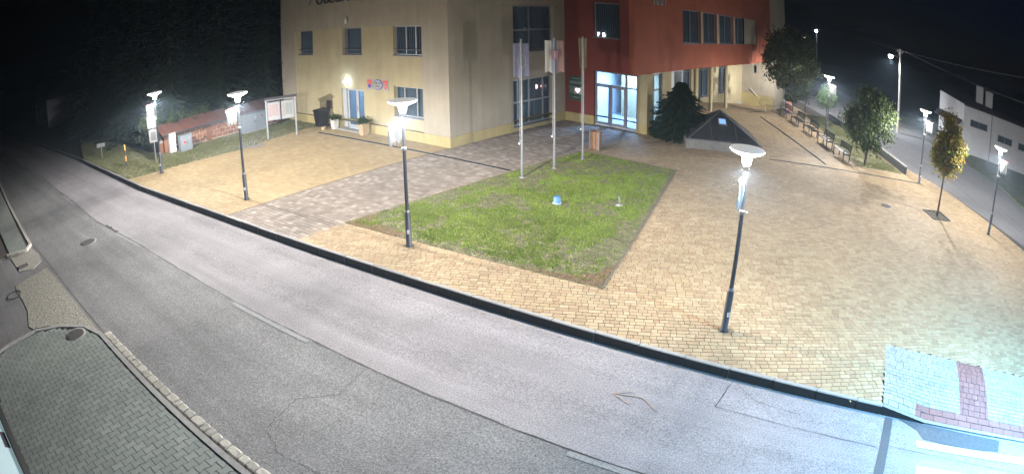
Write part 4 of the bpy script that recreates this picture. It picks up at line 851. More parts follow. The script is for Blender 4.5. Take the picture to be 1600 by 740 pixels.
# ------------------------------------------------------------------ flagpoles and flags
def flagpole(u, v, label):
    t = thing('flagpole', label, 'flagpole', (u, v, 0), 0, 'flagpoles on the lawn')
    MB().lathe([(.1, .0), (.1, .03), (.05, .04)], 14).build('base', m_conc, t); MB().lathe([(.045, .03), (.03, 4.95)], 14).build('pole', m_steel, t); MB().lathe([(.02, 4.95), (.045, 4.99), (.02, 5.03)], 10).build('finial', m_steel, t)
    MB().bar((-.04, -.05, 1.25), (-.1, -.05, 1.25), .04, .06).build('cleat', m_white, t); MB().tube([(-.06, -.04, 1.2), (-.055, -.03, 4.9)], .005, 5).build('halyard', m_white, t)
flagpole(5.11, -1.58, 'steel flagpole of the blue star flag, nearest the street'); flagpole(5.26, .16, 'middle steel flagpole carrying the white blue and red flag'); flagpole(5.32, 2.02, 'steel flagpole of the yellowish furled flag, nearest the red entrance')
VD = Vector((.73, .68, 0))    # across the view
def flag(u, v, label, w0, w1, z0, z1, bands, folds, amp, taper=0, split=False):
    t = thing('flag', label, 'flag', (u, v, 0), 0, 'flags on the lawn poles'); nx, nz = 26, 10; x = 0
    for (f0, f1, m) in bands:
        b = MB(); vs = []
        for i in range(nx + 1):
            f = f0 + (f1 - f0) * i / nx
            for j in range(nz + 1):
                g = j / nz; wd = (w0 + (w1 - w0) * f); cx = wd * (1 - taper * g); d = amp * math.sin(f * folds * 6.28 + g * 1.3) * (.5 + g * .6) - .06
                sag = .05 * math.sin(f * 9) * g - .1 * abs(f - .5) * taper * g
                vs.append((VD.x * cx + VD.y * d, VD.y * cx - VD.x * d, z1 + (z0 - z1) * g + sag))
        b.add(vs, [(i * (nz + 1) + j, i * (nz + 1) + j + 1, (i + 1) * (nz + 1) + j + 1, (i + 1) * (nz + 1) + j) for i in range(nx) for j in range(nz)], 0, True); b.build('cloth', m, t)
    return t
t = flag(5.11, -1.58, 'blue flag with a ring of yellow stars on the flagpole nearest the street', -.27, .27, 3.62, 4.85, [(0, 1, m_eu)], 2, .035)
b = MB()
for k in range(12):
    a = 2 * math.pi * k / 12; x, z = .15 * math.cos(a), 4.22 + .22 * math.sin(a); P = []
    for q in range(10): rr = .028 if q % 2 == 0 else .012; P.append((x + rr * math.sin(q * .628), z + rr * math.cos(q * .628)))
    b.add([(VD.x * px + VD.y * .13, VD.y * px - VD.x * .13, pz) for px, pz in P], [tuple(range(10))])
b.build('star_ring', m_star, t, kind='stuff')
t = flag(5.26, .16, 'white blue and red flag with a shield hanging on the middle flagpole', -.34, .36, 3.66, 4.9, [(0, .36, m_fw), (.36, .64, m_fb), (.64, 1, m_fr)], 2, .04)
MB().add([(VD.x * (x + .0) + VD.y * .13, VD.y * (x + .0) - VD.x * .13, 4.35 + z) for x, z in shield_poly(.14, .2)], [tuple(range(9))]).build('shield', mat('flag_shield', (.3, .15, .2), .8, .1), t); MB().add([(VD.x * x + VD.y * .135, VD.y * x - VD.x * .135, 4.35 + z) for x, z in [(-.015, -.1), (.015, -.1), (.015, .15), (-.015, .15)]], [(0, 1, 2, 3)]).build('cross', m_fw, t)
flag(5.32, 2.02, 'furled yellow and red flag hanging narrow on the flagpole nearest the red entrance', -.17, .17, 3.7, 4.95, [(0, .5, m_fy), (.5, .72, m_fr), (.72, 1, m_fy)], 3, .06, .3)

# ------------------------------------------------------------------ things on the left verge
bw = thing('brick_wall', 'low split-brick wall with a sloping brown metal roof beside the verge', 'wall', (0, 0, 0))
MB().box(-13.72, -13.425, -8.5, -.6, -.2, 1.0).build('mortar_core', m_mortar, bw)
r = random.Random(2); z = .06; row = 0
bm_ = {}
while z < .98:
    v = -8.5 + (0 if row % 2 == 0 else -.19)
    while v < -.65:
        a0, a1 = max(v, -8.5), min(v + .38, -.6)
        if a1 - a0 > .06:
            L = round(a1 - a0, 2)
            if L not in bm_:
                q = MB(); h, l = .105, L / 2 - .014; q.add([(0, -l, -h), (0, l, -h), (0, l, h), (0, -l, h), (.03, -l + .02, -h + .02), (.03, l - .02, -h + .02), (.03, l - .02, h - .02), (.03, -l + .02, h - .02)], [(0, 1, 5, 4), (1, 2, 6, 5), (2, 3, 7, 6), (3, 0, 4, 7), (4, 5, 6, 7)]); bm_[L] = q.mesh('brick', m_brick, [0.] * 5)
            o = bpy.data.objects.new('brick', bm_[L]); C.objects.link(o); o.parent = bw; o.location = (-13.424 + r.uniform(0, .01), (a0 + a1) / 2, z + .115)
        v += .38
    z += .235; row += 1
for k in range(4):
    q = MB(); q.box(-13.72, -13.4, -8.54, -8.505, .07 + k * .235, .27 + k * .235); q.build('end_brick', m_brick, bw, rnd=[r.random()] * 6)
for v in (-8.42, -5.6, -2.9, -.7):
    q = MB(); q.box(-13.42, -13.375, v - .15, v + .15, -.1, .995); q.build('pier', m_brick, bw, rnd=[r.random()] * 6)
b = MB(); P = [(-13.1, -8.75, 1.02), (-13.1, -.4, 1.02), (-14.5, -.4, 1.42), (-14.5, -8.75, 1.42)]; b.extrude(P, (0, 0, .05)); rf = b.build('roof', m_roofcap, bw)
for k in range(14):
    v = -8.5 + k * .61; MB().bar((-13.1, v, 1.085), (-14.5, v, 1.485), .03, .03).build('roof_seam', m_roofcap, rf)
MB().bar((-13.08, -8.75, 1.0), (-13.08, -.4, 1.0), .09, .1).build('gutter', m_black, bw)
MB().box(-14.5, -14.2, -8.5, -.6, -.2, 1.38).build('rear_wall', m_mortar, bw)
bw2 = thing('garden_wall', 'dim brick garden wall running on behind the bus stop sign', 'wall'); MB().box(-30, -13.8, -8.75, -8.5, -.2, .55).build('wall', m_brick, bw2, rnd=[.3] * 6); MB().box(-30, -13.8, -8.8, -8.45, .551, .62).build('coping', m_conc, bw2)
t = thing('meter_pillar', 'narrow white electricity pillar against the end of the brick wall', 'meter cabinet', (-13.1, -8.15, 0)); MB().box(-.16, .16, -.2, .2, -.1, 1.05).build('body', m_white, t); MB().box(.161, .168, -.15, .15, .45, .98).build('door', m_white, t); MB().box(-.18, .18, -.22, .22, 1.051, 1.08).build('cap', m_conc, t); MB().box(.169, .175, -.06, .06, .84, .92).build('vent', m_frame, t)
def cabinet(loc, w, d, h, label, signs, rz=0):
    t = thing('cabinet', label, 'cabinet', loc, rz); MB().box(-d / 2, d / 2, -w / 2, w / 2, .05, h).build('body', m_cab, t); MB().box(-d / 2 - .03, d / 2 + .03, -w / 2 - .03, w / 2 + .03, h + .001, h + .04).build('lid', m_cab, t); MB().box(-d / 2 + .03, d / 2 - .03, -w / 2 + .03, w / 2 - .03, -.1, .049).build('foot', m_conc, t)
    for k in (-1, 1):
        q = MB().box(d / 2 + .001, d / 2 + .012, min(k * .01, k * (w / 2 - .03)), max(k * .01, k * (w / 2 - .03)), .1, h - .04).build('door', m_cab, t); MB().box(d / 2 + .013, d / 2 + .025, k * .05 - .015, k * .05 + .015, h * .5, h * .62).build('handle', m_black, q)
    for y, z, s, m in signs: MB().box(d / 2 + .013, d / 2 + .017, y - s / 2, y + s / 2, z - s * .6, z + s * .6).build('warning_label', m, t)
cabinet((-12.55, -7.5, 0), .75, .4, .85, 'grey utility cabinet with a red label beside the white pillar', [(-.12, .5, .2, m_whiteprint), (-.12, .5, .0, m_redprint), (.2, .68, .1, m_whiteprint)])
MB().box(-12.332, -12.329, -7.69, -7.55, .42, .58).build('tmp_label', m_redprint).name = 'warning_mark'
o = bpy.data.objects['warning_mark']; o.parent = bpy.data.objects['cabinet']; o.matrix_parent_inverse = bpy.data.objects['cabinet'].matrix_world.inverted() if False else Matrix.Translation((12.55, 7.5, 0))
cabinet((-12.65, -2.95, 0), 1.55, .45, 1.05, 'wide grey metal cabinet with two labels near the notice board', [(.05, .83, .13, m_whiteprint), (.48, .83, .16, m_whiteprint), (.48, .83, .09, m_redprint)])
nb = thing('notice_board', 'grey steel notice board with two glazed poster cases on posts', 'notice board', (-9.3, -2.92, 0), math.atan2(1.25, .69)); L = .78
for x in (-L, L): MB().box(x - .04, x + .04, -.04, .04, -.1, 2.05).build('post', m_steel, nb)
for x0, x1 in ((-L + .06, -.03), (.03, L - .06)):
    c = MB().box(x0, x1, -.05, .05, .95, 1.92).build('case', m_frame, nb); MB().box(x0 + .05, x1 - .05, -.056, -.051, 1.0, 1.87).build('backing', m_whiteprint, c); r = random.Random(int(x0 * 50))
    for k in range(3): a = x0 + .07 + k * .18; MB().box(a, a + .16, -.06, -.057, 1.1 + r.uniform(0, .1), 1.78).build('poster', mat('poster_paper', (.2 + r.uniform(-.08, .08), .2, .19), .7, .15, 30), c)
MB().extrude([(-L - .08, -.16, 2.02), (L + .08, -.16, 2.02), (L + .08, .14, 2.12), (-L - .08, .14, 2.12)], (0, 0, .03)).build('roof', m_steel, nb)
rk = thing('bike_rack', 'low galvanised bicycle rack of bent loops beside the parking bay', 'bike rack', (-8.85, -5.2, .01), math.atan2(.94, .78))
for k in range(5):
    x = -.55 + k * .27; MB().tube([(x, -.02, 0), (x + .05, 0, .28), (x + .12, 0, .36), (x + .19, 0, .28), (x + .24, -.02, 0)], .013, 7).build('loop', m_steel, rk)
MB().tube([(-.65, 0, .02), (.75, 0, .02)], .016, 7).build('rail', m_steel, rk); MB().tube([(-.65, .2, .02), (.75, .2, .02)], .016, 7).build('rail', m_steel, rk)
bs = thing('bus_stop_sign', 'white bus stop sign with a timetable board on a thin post', 'sign', (-11.7, -9.7, 0), math.radians(62)); MB().lathe([(.03, -.1), (.03, 2.5)], 10).build('post', m_steel, bs)
p = MB().box(-.3, .3, -.05, -.035, 1.85, 2.5).build('stop_panel', m_signwhite, bs)
b = MB(); b.box(-.2, .2, -.056, -.051, 2.36, 2.4); b.box(-.2, .2, -.056, -.051, 1.98, 2.02); b.box(-.2, -.16, -.056, -.051, 2.02, 2.36); b.box(.16, .2, -.056, -.051, 2.02, 2.36); b.box(-.1, .1, -.056, -.051, 2.16, 2.22); b.build('pictogram', m_darkprint, p)
p = MB().box(-.25, .25, -.05, -.035, 1.1, 1.78).build('timetable_board', m_signwhite, bs); MB().box(-.16, .16, -.056, -.051, 1.2, 1.66).build('timetable', mat('timetable_grey', (.07, .07, .068), .6, .2, 40), p)
ss = thing('street_name_sign', 'small white name sign on a short post by the dark road', 'sign', (-18.36, -11.7, 0), math.radians(60)); MB().lathe([(.025, -.1), (.025, .75)], 10).build('post', m_steel, ss)
p = MB().box(-.32, .32, -.03, -.01, .66, .9).build('plate', m_whiteprint, ss); b = MB(); b.box(-.29, .29, -.036, -.031, .68, .7); b.box(-.29, .29, -.036, -.031, .86, .88); b.box(-.29, -.27, -.036, -.031, .7, .86); b.box(.27, .29, -.036, -.031, .7, .86)
for x in (-.17, -.08, .0, .09): b.box(x, x + .06, -.036, -.031, .745, .81)
b.build('print', m_darkprint, p)
mk = thing('marker_post', 'orange and black banded marker post on the verge', 'marker post', (-13.07, -11.2, 0)); m_or = mat('marker_orange', (.6, .25, .05), .6, .1)
for k in range(4): MB().lathe([(.045, .02 + k * .29), (.045, .3 + k * .29)], 12).build('band', m_or if k % 2 else m_darkprint, mk)
MB().lathe([(.046, 1.18), (.02, 1.22)], 12).build('cap', m_or, mk)
# by the street door
wb = thing('wheelie_bin', 'black wheeled rubbish bin against the wall left of the door', 'bin', (-9.25, -.42, 0)); b = MB(); b.add([(-.22, -.25, .08), (.22, -.25, .08), (.22, .25, .08), (-.22, .25, .08), (-.28, -.33, .92), (.28, -.33, .92), (.28, .33, .92), (-.28, .33, .92)], [(0, 3, 2, 1), (4, 5, 6, 7), (0, 1, 5, 4), (1, 2, 6, 5), (2, 3, 7, 6), (3, 0, 4, 7)]); b.build('body', m_black, wb)
b = MB(); b.add([(-.31, -.37, .925), (.31, -.37, .925), (.31, .36, .925), (-.31, .36, .925), (-.27, -.32, 1.0), (.27, -.32, 1.0), (.27, .34, 1.02), (-.27, .34, 1.02)], [(0, 3, 2, 1), (4, 5, 6, 7), (0, 1, 5, 4), (1, 2, 6, 5), (2, 3, 7, 6), (3, 0, 4, 7)]); b.build('lid', m_black, wb)
for x in (-.24, .24): MB().tube([(x - .03, .25, .1), (x + .03, .25, .1)], .1, 14).build('wheel', m_black, wb)
MB().tube([(-.25, .4, .9), (.25, .4, .9)], .018, 8).build('handle', m_black, wb)
def leaf_mesh(pts, size, seed, flat=.0):
    r = random.Random(seed); V = []; F = []; R = []
    for p in pts:
        n = Vector((r.gauss(0, 1), r.gauss(0, 1), r.gauss(0, 1) + flat)).normalized(); a = n.cross(Vector((r.gauss(0, 1), r.gauss(0, 1), r.gauss(0, 1)))).normalized(); c = n.cross(a); s = size * r.uniform(.6, 1.25); P = Vector(p); o = len(V)
        V += [tuple(P - a * s), tuple(P + c * s * .5 - a * s * .1 + n * s * .1), tuple(P + a * s), tuple(P - c * s * .5 - a * s * .1 + n * s * .1)]; F.append((o, o + 1, o + 2, o + 3)); R.append(r.random())
    b = MB(); b.v = V; b.f = F; b.m = [0] * len(F); b.sm = [False] * len(F); return b, R
def planter(u, v, h, w, m, label, seed):
    t = thing('planter', label, 'planter', (u, v, 0)); b = MB(); a = w * .36; c = w * .5
    b.add([(-a, -a, 0), (a, -a, 0), (a, a, 0), (-a, a, 0), (-c, -c, h), (c, -c, h), (c, c, h), (-c, c, h)], [(0, 3, 2, 1), (4, 5, 6, 7), (0, 1, 5, 4), (1, 2, 6, 5), (2, 3, 7, 6), (3, 0, 4, 7)]); b.build('pot', m, t); MB().box(-c - .015, c + .015, -c - .015, c + .015, h + .001, h + .035).build('rim', m, t)
    r = random.Random(seed); pts = [(r.gauss(0, w * .42), r.gauss(0, w * .42), h + .06 + abs(r.gauss(0, .11)) - .1 * r.random()) for _ in range(420)]; b, R = leaf_mesh(pts, .06, seed); b.build('foliage', m_green_leaf, t, rnd=R)
planter(-8.15, -.3, .5, .34, m_planter_w, 'pale tall planter left of the street door', 3); planter(-5.45, -.45, .6, .4, m_terra, 'tan planter with trailing leaves right of the street door', 4)
t = thing('stone_pot', 'small low tan pot on the paving beside the pale planter', 'pot', (-8.6, -.75, 0)); MB().lathe([(.1, 0), (.15, .14), (.13, .14), (.1, .1)], 14).build('pot', m_terra, t); MB().lathe([(.128, .1), (.02, .12)], 14).build('earth', m_dirt, t)

# ------------------------------------------------------------------ things on the plaza
def slat_bin(loc, m, label, h=.75, rz=0):
    t = thing('litter_bin', label, 'litter bin', loc, rz); w = .2
    MB().box(-w + .03, w - .03, -w + .03, w - .03, .04, h - .06).build('liner', m_black, t)
    for sx, sy in ((1, 0), (-1, 0), (0, 1), (0, -1)):
        for k in (-1, 0, 1):
            q = MB(); c = k * .125
            if sx: q.box(sx * w - .012, sx * w + .012, c - .055, c + .055, .03, h)
            else: q.box(c - .055, c + .055, sy * w - .012, sy * w + .012, .03, h)
            q.build('slat', m, t)
    for sx in (-1, 1):
        for sy in (-1, 1): MB().box(sx * w - .025 + .0, sx * w + .025, sy * w - .025, sy * w + .025, 0, h + .02).build('corner_post', m_frame, t)
slat_bin((4.72, 3.94, 0), m_woodbin, 'orange wooden slatted litter bin at the tip of the green lawn', .8, .3); slat_bin((8.75, 24.6, 0), m_redwood, 'red-brown slatted litter bin at the far end of the bench row', .95, .5)
AX = Vector((-.52, .854, 0)); FA_ = Vector((-.854, -.52, 0))
BL = ['bench nearest the camera in the row by the low wall', 'second bench from the near end of the row', 'middle bench of the row of five', 'second bench from the far end of the row', 'bench at the far end of the row beside the litter bin']
for k in range(5):
    rr = Vector((15.42, 13.1, 0)) + Vector((-1.48, 2.4, 0)) * k
    t = thing('bench', 'dark slatted park ' + BL[k], 'bench', rr + AX * .85 + FA_ * .22, math.atan2(AX.y, AX.x), 'benches by the low wall')
    # local x along the bench, local y: front is +y (towards the hall)
    for x in (-.8, .8):
        q = MB(); q.bar((x, .2, 0), (x, .2, .62), .05, .05); q.bar((x, -.2, 0), (x, -.24, .42), .05, .05); q.bar((x, -.24, .42), (x, -.34, .88), .05, .05); q.bar((x, .2, .4), (x, -.24, .4), .05, .05); q.bar((x, .2, .62), (x, -.28, .6), .05, .04); q.build('side_frame', m_black, t)
    for y in (.16, .05, -.06, -.17): MB().box(-.85, .85, y - .045, y + .045, .43, .462).build('seat_slat', m_wood, t)
    for z in (.62, .74, .86): MB().bar((-.85, -.26 - (z - .5) * .2, z), (.85, -.26 - (z - .5) * .2, z), .03, .09).build('back_slat', m_wood, t)
# pyramid skylight
c30, s30 = math.cos(A30), math.sin(A30); sk = thing('skylight', 'low concrete plinth with a dark pyramid skylight on the plaza', 'skylight', (8.27, 10.2, 0), A30); hw = 1.97
b = MB(); b.box(-hw, hw, -hw, -hw + .25, -.1, .42); b.box(-hw, hw, hw - .25, hw, -.1, .42); b.box(-hw, -hw + .25, -hw + .25, hw - .25, -.1, .42); b.box(hw - .25, hw, -hw + .25, hw - .25, -.1, .42); b.build('plinth', mat('plinth_concrete', (.17, .165, .155), .9, .2, 5, .3, 60, big=.2), sk)
ap_ = (0, 0, 1.62); hb = hw - .06; cs = [(-hb, -hb, .43), (hb, -hb, .43), (hb, hb, .43), (-hb, hb, .43)]
for k in range(4):
    p, q = Vector(cs[k]), Vector(cs[(k + 1) % 4]); A_ = Vector(ap_)
    f = MB().add([p, q, A_], [(0, 1, 2)]).build('roof_face', m_sky_glass, sk)
    MB().bar(p, A_, .12, .05).build('hip_bar', m_sky_bar, sk); MB().bar(p, q, .08, .06).build('eaves_bar', m_sky_bar, sk)
    for g in (.33, .67):
        base = p + (q - p) * g; tt = 1 - 2 * abs(g - .5); top = (p + (A_ - p) * (2 * g)) if g < .5 else (q + (A_ - q) * (2 * (1 - g)))
        MB().bar(base, top, .05, .04).build('glazing_bar', m_sky_bar, f)
nrm = Vector((0, -1.19, hb)).normalized(); upd = Vector((0, hb, 1.19)).normalized(); c0 = Vector((0, -hb, .43)) + upd * 1.35 + nrm * .03
q = [c0 + Vector((x, 0, 0)) + upd * y for x, y in ((-.22, -.22), (.22, -.22), (.22, .22), (-.22, .22))]
hatch = MB().extrude(q, nrm * .05).build('hatch', m_frame, sk); q2 = [c0 + nrm * .055 + Vector((x, 0, 0)) + upd * y for x, y in ((-.17, -.17), (.17, -.17), (.17, .17), (-.17, .17))]; MB().add(q2, [(0, 1, 2, 3)]).build('hatch_pane', emis('hatch_reflection', (.2, .4, .9), .5), hatch)  # blue reflection painted into the hatch pane as a faint emission
# blue bucket and a stub on the lawn
t = thing('bucket', 'small pale blue bucket standing upside down on the lawn', 'bucket', (7.76, -3.15, .02)); MB().lathe([(.14, 0), (.145, .02), (.125, .04), (.105, .24), (.09, .25)], 16).build('body', m_blue_bucket, t); MB().lathe([(.15, .03), (.15, .05)], 16).build('rim', m_white, t)
t = thing('valve_stub', 'thin grey metal stub with a concrete collar on the lawn', 'stub', (9.36, -1.95, .01)); MB().lathe([(.14, 0), (.12, .04), (.05, .05)], 12).build('collar', m_conc, t); MB().tube([(0, 0, .04), (-.03, 0, .3)], .028, 8).build('stem', m_steel, t)
# low wall behind the benches
lw = thing('low_wall', 'low dark-faced wall with a pale coping along the side road', 'wall'); W_ = [(19.1, 14.55), (16.2, 20.0), (13.3, 25.3), (11.6, 28.1)]
for p, q in zip(W_, W_[1:]): MB().bar((p[0], p[1], .12), (q[0], q[1], .12), .16, .6).build('wall_section', mat('wall_concrete_dark', (.045, .045, .042), .95, .2, 6, .3, 60) if 'wall_concrete_dark' not in bpy.data.materials else bpy.data.materials['wall_concrete_dark'], lw); MB().bar((p[0], p[1], .445), (q[0], q[1], .445), .22, .05).build('coping', m_conc, lw)
# tree pit frame
t = thing('tree_pit', 'square bare tree pit with a steel edge round the autumn tree', 'tree pit', (21.14, 7.75, 0), A30)
MB().box(-.55, .55, -.55, .55, -.1, .004).build('earth', mat('pit_soil', (.05, .04, .025), .95, .3, 12, .5, 40), t)
for k in range(4): q = MB().bar((-.6, -.58, .01), (.6, -.58, .01), .05, .06).build('edge', m_iron, t); q.rotation_euler = (0, 0, k * math.pi / 2)
# stair rail by the end wall
t = thing('hand_rail', 'white tubular handrail beside the end wall of the wing', 'railing'); zr = lambda u, v: rz_(u, v)
A0, A1 = (6.3, 26.6), (8.3, 25.2)
for p in (A0, A1): MB().tube([(p[0], p[1], zr(*p) - .1), (p[0], p[1], zr(*p) + .92)], .022, 8).build('post', m_white, t)
for h in (.5, .92): MB().tube([(A0[0], A0[1], zr(*A0) + h), (A1[0], A1[1], zr(*A1) + h)], .022, 8).build('rail', m_white, t)
t = thing('wall_handrail', 'short sloping handrail fixed to the pale end wall', 'railing'); MB().tube([(2.9, 33.28, .35), (3.6, 33.28, -.25)], .03, 8).build('rail', m_white, t)
for u in (3.0, 3.5): MB().bar((u, 33.4, .26 - (u - 3) * .86), (u, 33.28, .26 - (u - 3) * .86), .02).build('bracket', m_steel, t)

# ------------------------------------------------------------------ trees
def leafy(name, label, loc, trunk_h, trunk_r, cz, rx, rz, nleaf, size, m, seed, clumps=40, droop=0., group=None, shape='ell', lean=(0, 0)):
    t = thing(name, label, 'tree', loc, 0, group); r = random.Random(seed); top = (lean[0], lean[1], cz + rz * .5)
    b = MB(); b.tube([(0, 0, -.1), (lean[0] * .2, lean[1] * .2, trunk_h * .5), (lean[0] * .5, lean[1] * .5, trunk_h), top], [trunk_r * 1.25, trunk_r, trunk_r * .85, trunk_r * .2], 9); cl = []
    for _ in range(clumps):
        while True:
            x, y, z = r.uniform(-1, 1), r.uniform(-1, 1), r.uniform(-1, 1); d = x * x + y * y + z * z
            if not .2 < d < 1: continue
            w = 1.
            if shape == 'drop': w = 1.05 - .55 * clamp((z + .2)) if z > -.2 else 1.05
            if shape == 'cone': w = .35 + .65 * (1 - (z + 1) / 2)
            break
        e_ = r.uniform(.82, 1.2); cl.append((lean[0] * .7 + x * rx * w * e_, lean[1] * .7 + y * rx * w * e_, cz + z * rz * e_, r.uniform(.55, 1.35)))
    for c in cl[::max(1, clumps // 14)]:
        z0 = r.uniform(trunk_h * .85, cz + rz * .3); b.tube([(lean[0] * .5, lean[1] * .5, min(z0, c[2])), ((c[0]) * .55, c[1] * .55, (min(z0, c[2]) + c[2]) / 2 + .1), c[:3]], [trunk_r * .45, trunk_r * .28, trunk_r * .1], 6)
    b.build('trunk', m_bark, t); pts = []
    cr = (rx * rx * rz) ** (1 / 3) * 1.05 / clumps ** (1 / 3)
    for k in range(nleaf):
        c = cl[k % clumps]; g = cr * c[3] * .62
        pts.append((c[0] + r.gauss(0, g), c[1] + r.gauss(0, g), c[2] + r.gauss(0, g * .85) - droop * r.random()))
    b, R = leaf_mesh(pts, size, seed); b.build('crown', m, t, rnd=R); return t
leafy('maple_tree', 'broad dark maple tree standing at the end of the red wing', (8.3, 27.3, 0), 1.5, .11, 3.75, 1.95, 2.55, 15000, .13, m_big_leaf, 21, 90)
leafy('globe_tree', 'small round-headed tree on the bench lawn', (12.35, 22.2, 0), 1.5, .05, 2.15, .66, .62, 4200, .075, m_green_leaf, 22, 26)
leafy('linden_tree', 'leafy dark green tree on the lawn behind the nearest bench', (16.35, 13.65, 0), 1.1, .075, 2.6, 1.35, 1.8, 10500, .115, m_grey_leaf, 23, 52, .2, shape='drop', lean=(.25, .1))
leafy('autumn_tree', 'slim young tree with yellow and orange leaves in the tree pit', (21.14, 7.73, 0), 1.9, .05, 3.25, .85, 1.2, 8200, .09, m_autumn, 24, 44, .08, lean=(.12, .05), shape='drop')
def conifer(name, label, loc, H, R0, n, seed, m, z0=.3, size=.2, group=None, trunk=.16, cat='tree', pw=1.1):
    t = thing(name, label, cat, loc, 0, group); r = random.Random(seed); MB().tube([(0, 0, -.2), (0, 0, H * .97)], [trunk, .02], 8).build('trunk', m_bark, t); V = []; F = []; Rr = []; br = MB()
    for k in range(n):
        f = (k + r.random()) / n; z = z0 + (H - z0) * f ** 1.15; L = R0 * (1 - ((z - z0) / (H - z0)) ** pw) * r.uniform(.6, 1.18) + .08; an = k * 2.4 + r.uniform(-.3, .3); dr = r.uniform(.12, .4); c, s = math.cos(an), math.sin(an)
        ns = max(4, int(L / (size * .42)))
        for q in range(ns):
            g = (q + 1) / ns; d = L * g; zz = z - dr * d * g + .12 * d * g * g; px, py = c * d, s * d
            for side in (-1, 0, 1):
                a2 = an + side * r.uniform(.5, 1.1); ll = size * r.uniform(.7, 1.3) * (1.15 - .4 * g); w = ll * .2; dx, dy = math.cos(a2), math.sin(a2); dz = -r.uniform(.1, .75); o = len(V)
                V += [(px, py, zz), (px + dx * ll * .5 - dy * w, py + dy * ll * .5 + dx * w, zz + dz * ll * .5 - .02), (px + dx * ll, py + dy * ll, zz + dz * ll), (px + dx * ll * .5 + dy * w, py + dy * ll * .5 - dx * w, zz + dz * ll * .5 + .02)]; F.append((o, o + 1, o + 2, o + 3)); Rr.append(r.random())
    b = MB(); b.v = V; b.f = F; b.m = [0] * len(F); b.sm = [False] * len(F); b.build('crown', m, t, rnd=Rr); return t
conifer('spruce_bush', 'dense dark spruce beside the entrance column', (6.4, 9.45, 0), 2.8, 1.5, 640, 31, m_needle, .1, .25, trunk=.05, pw=2.1)
CON = [(-16.2, -6.9, 12, 2.6, 'nearest the bus stop sign'), (-16.6, -3.2, 13, 2.8, 'behind the middle of the brick wall'), (-15.9, -.1, 11, 2.3, 'beside the corner of the hall'), (-20.5, -8.0, 13, 3.0, 'behind the dim garden wall'), (-21.0, -3.0, 14, 3.2, 'second row behind the brick wall'),
       (-25.5, -8.6, 12, 3.0, 'further down the dark road'), (-19.5, 2.5, 13, 3.0, 'behind the hall corner in the second row'), (-31, -9.6, 12, 3.0, 'farthest down the dark road')]
for k, (u, v, H, R0, w) in enumerate(CON): conifer('spruce_tree', 'tall dark spruce ' + w, (u, v, 0), H, R0, 330, 40 + k, m_needle, .5, .34, 'spruces behind the brick wall')
for k, (u, v, s_) in enumerate([(-14.9, -8.9, 1.0), (-14.95, -7.2, .85), (-15.0, -5.4, .8), (-15.0, -3.4, .7)]):
    leafy('shrub', ['pale leafy shrub lit beside the bus stop lamp', 'leafy shrub behind the near end of the brick wall', 'leafy shrub behind the middle of the brick wall', 'leafy shrub behind the far part of the brick wall'][k], (u, v, 0), .6, .03, 1.1 * s_ + .2, .7 * s_, .95 * s_, 1800, .09, m_grey_leaf, 60 + k, 18)['category'] = 'shrub'

# ------------------------------------------------------------------ beyond the side road
ho = thing('house', 'long pale single-storey house with dark roof beyond the side road', 'house', (0, 0, 0))
FH = lambda a, d, z: (a, 32.3 + .08 * (a - 25) + d, z)
HW = [(25.9, 28.0, 2.35, 2.95), (29.3, 31.2, 1.9, 2.5), (32.0, 33.8, 1.9, 2.5), (35, 37, 1.9, 2.5)]
wall('front_wall', FH, 25.1, 44, -.2, 4.0, HW, .3, m_house, ho)
for w in HW: window(FH, *w, [.5], [], parent=ho, dep=.1, sill=False)
MB().bar((25.1, 32.2, 3.98), (44, 33.72, 3.98), .5, .12).build('eaves', m_house_roof, ho)
b = MB(); b.add([(25.0, 32.1, 4.05), (44, 33.6, 4.05), (44, 42, 4.9), (22.4, 42, 4.9), (22.4, 34.2, 4.45)], [(0, 1, 2, 3, 4)]); b.build('roof', m_house_roof, ho)
MB().tube([(28.4, 32.5, 0), (28.4, 32.5, 3.95)], .05, 8).build('downpipe', m_steel, ho)
b = MB(); b.extrude([(25.1, 32.35, -.2), (22.5, 34.3, -.2), (22.5, 34.3, 4.42), (25.1, 32.35, 4.0)], (.15, .2, 0)); b.build('gable_wall', m_house, ho)
b = MB(); b.extrude([(24.9, 32.1, 2.55), (22.3, 34.0, 2.75), (21.9, 33.4, 2.35), (24.4, 31.5, 2.2)], (0, 0, .12)); b.build('porch_roof', m_house_roof, ho)
b = MB(); b.bar((24.55, 32.72, 0), (24.55, 32.72, 2.0), .75, .06); d = b.build('door', m_frame, ho); MB().box(24.2, 24.26, 32.55, 32.62, .95, 1.05).build('handle', m_steel, d)
for u, v, h in ((27.3, 35.5, 5.9), (28.4, 35.0, 5.75)): q = MB().box(u - .4, u + .4, v - .35, v + .35, 3.8, h).build('chimney', m_house, ho); MB().box(u - .45, u + .45, v - .4, v + .4, h + .001, h + .08).build('chimney_cap', m_house_roof, q)
up_ = thing('utility_pole', 'tall concrete utility pole with a lit lamp arm by the side road', 'utility pole', (18.06, 31.13, 0)); MB().lathe([(.13, -.2), (.085, 6.9)], 14).build('pole', m_postcon, up_)
MB().tube([(0, 0, 6.1), (-.4, -.2, 6.22), (-.8, -.3, 6.22)], .03, 8).build('arm', m_steel, up_); h = MB().bar((-.65, -.26, 6.22), (-1.15, -.42, 6.2), .2, .1).build('lamp_head', m_alu, up_); MB().lathe([(.03, -.24), (.17, -.18), (.22, -.06), (.2, .0)], 14, (-.95, -.355, 6.16)).build('lamp_glass', emis('sodium_white', (.95, .97, 1.), 60), h)
MB().bar((-.28, 0, 6.6), (.28, 0, 6.6), .05, .06).build('cross_arm', m_postcon, up_)
for x in (-.24, .24): MB().lathe([(.03, 6.632), (.05, 6.7), (.05, 6.78), (.02, 6.82)], 8, (x, 0, 0)).build('insulator', m_white, up_)
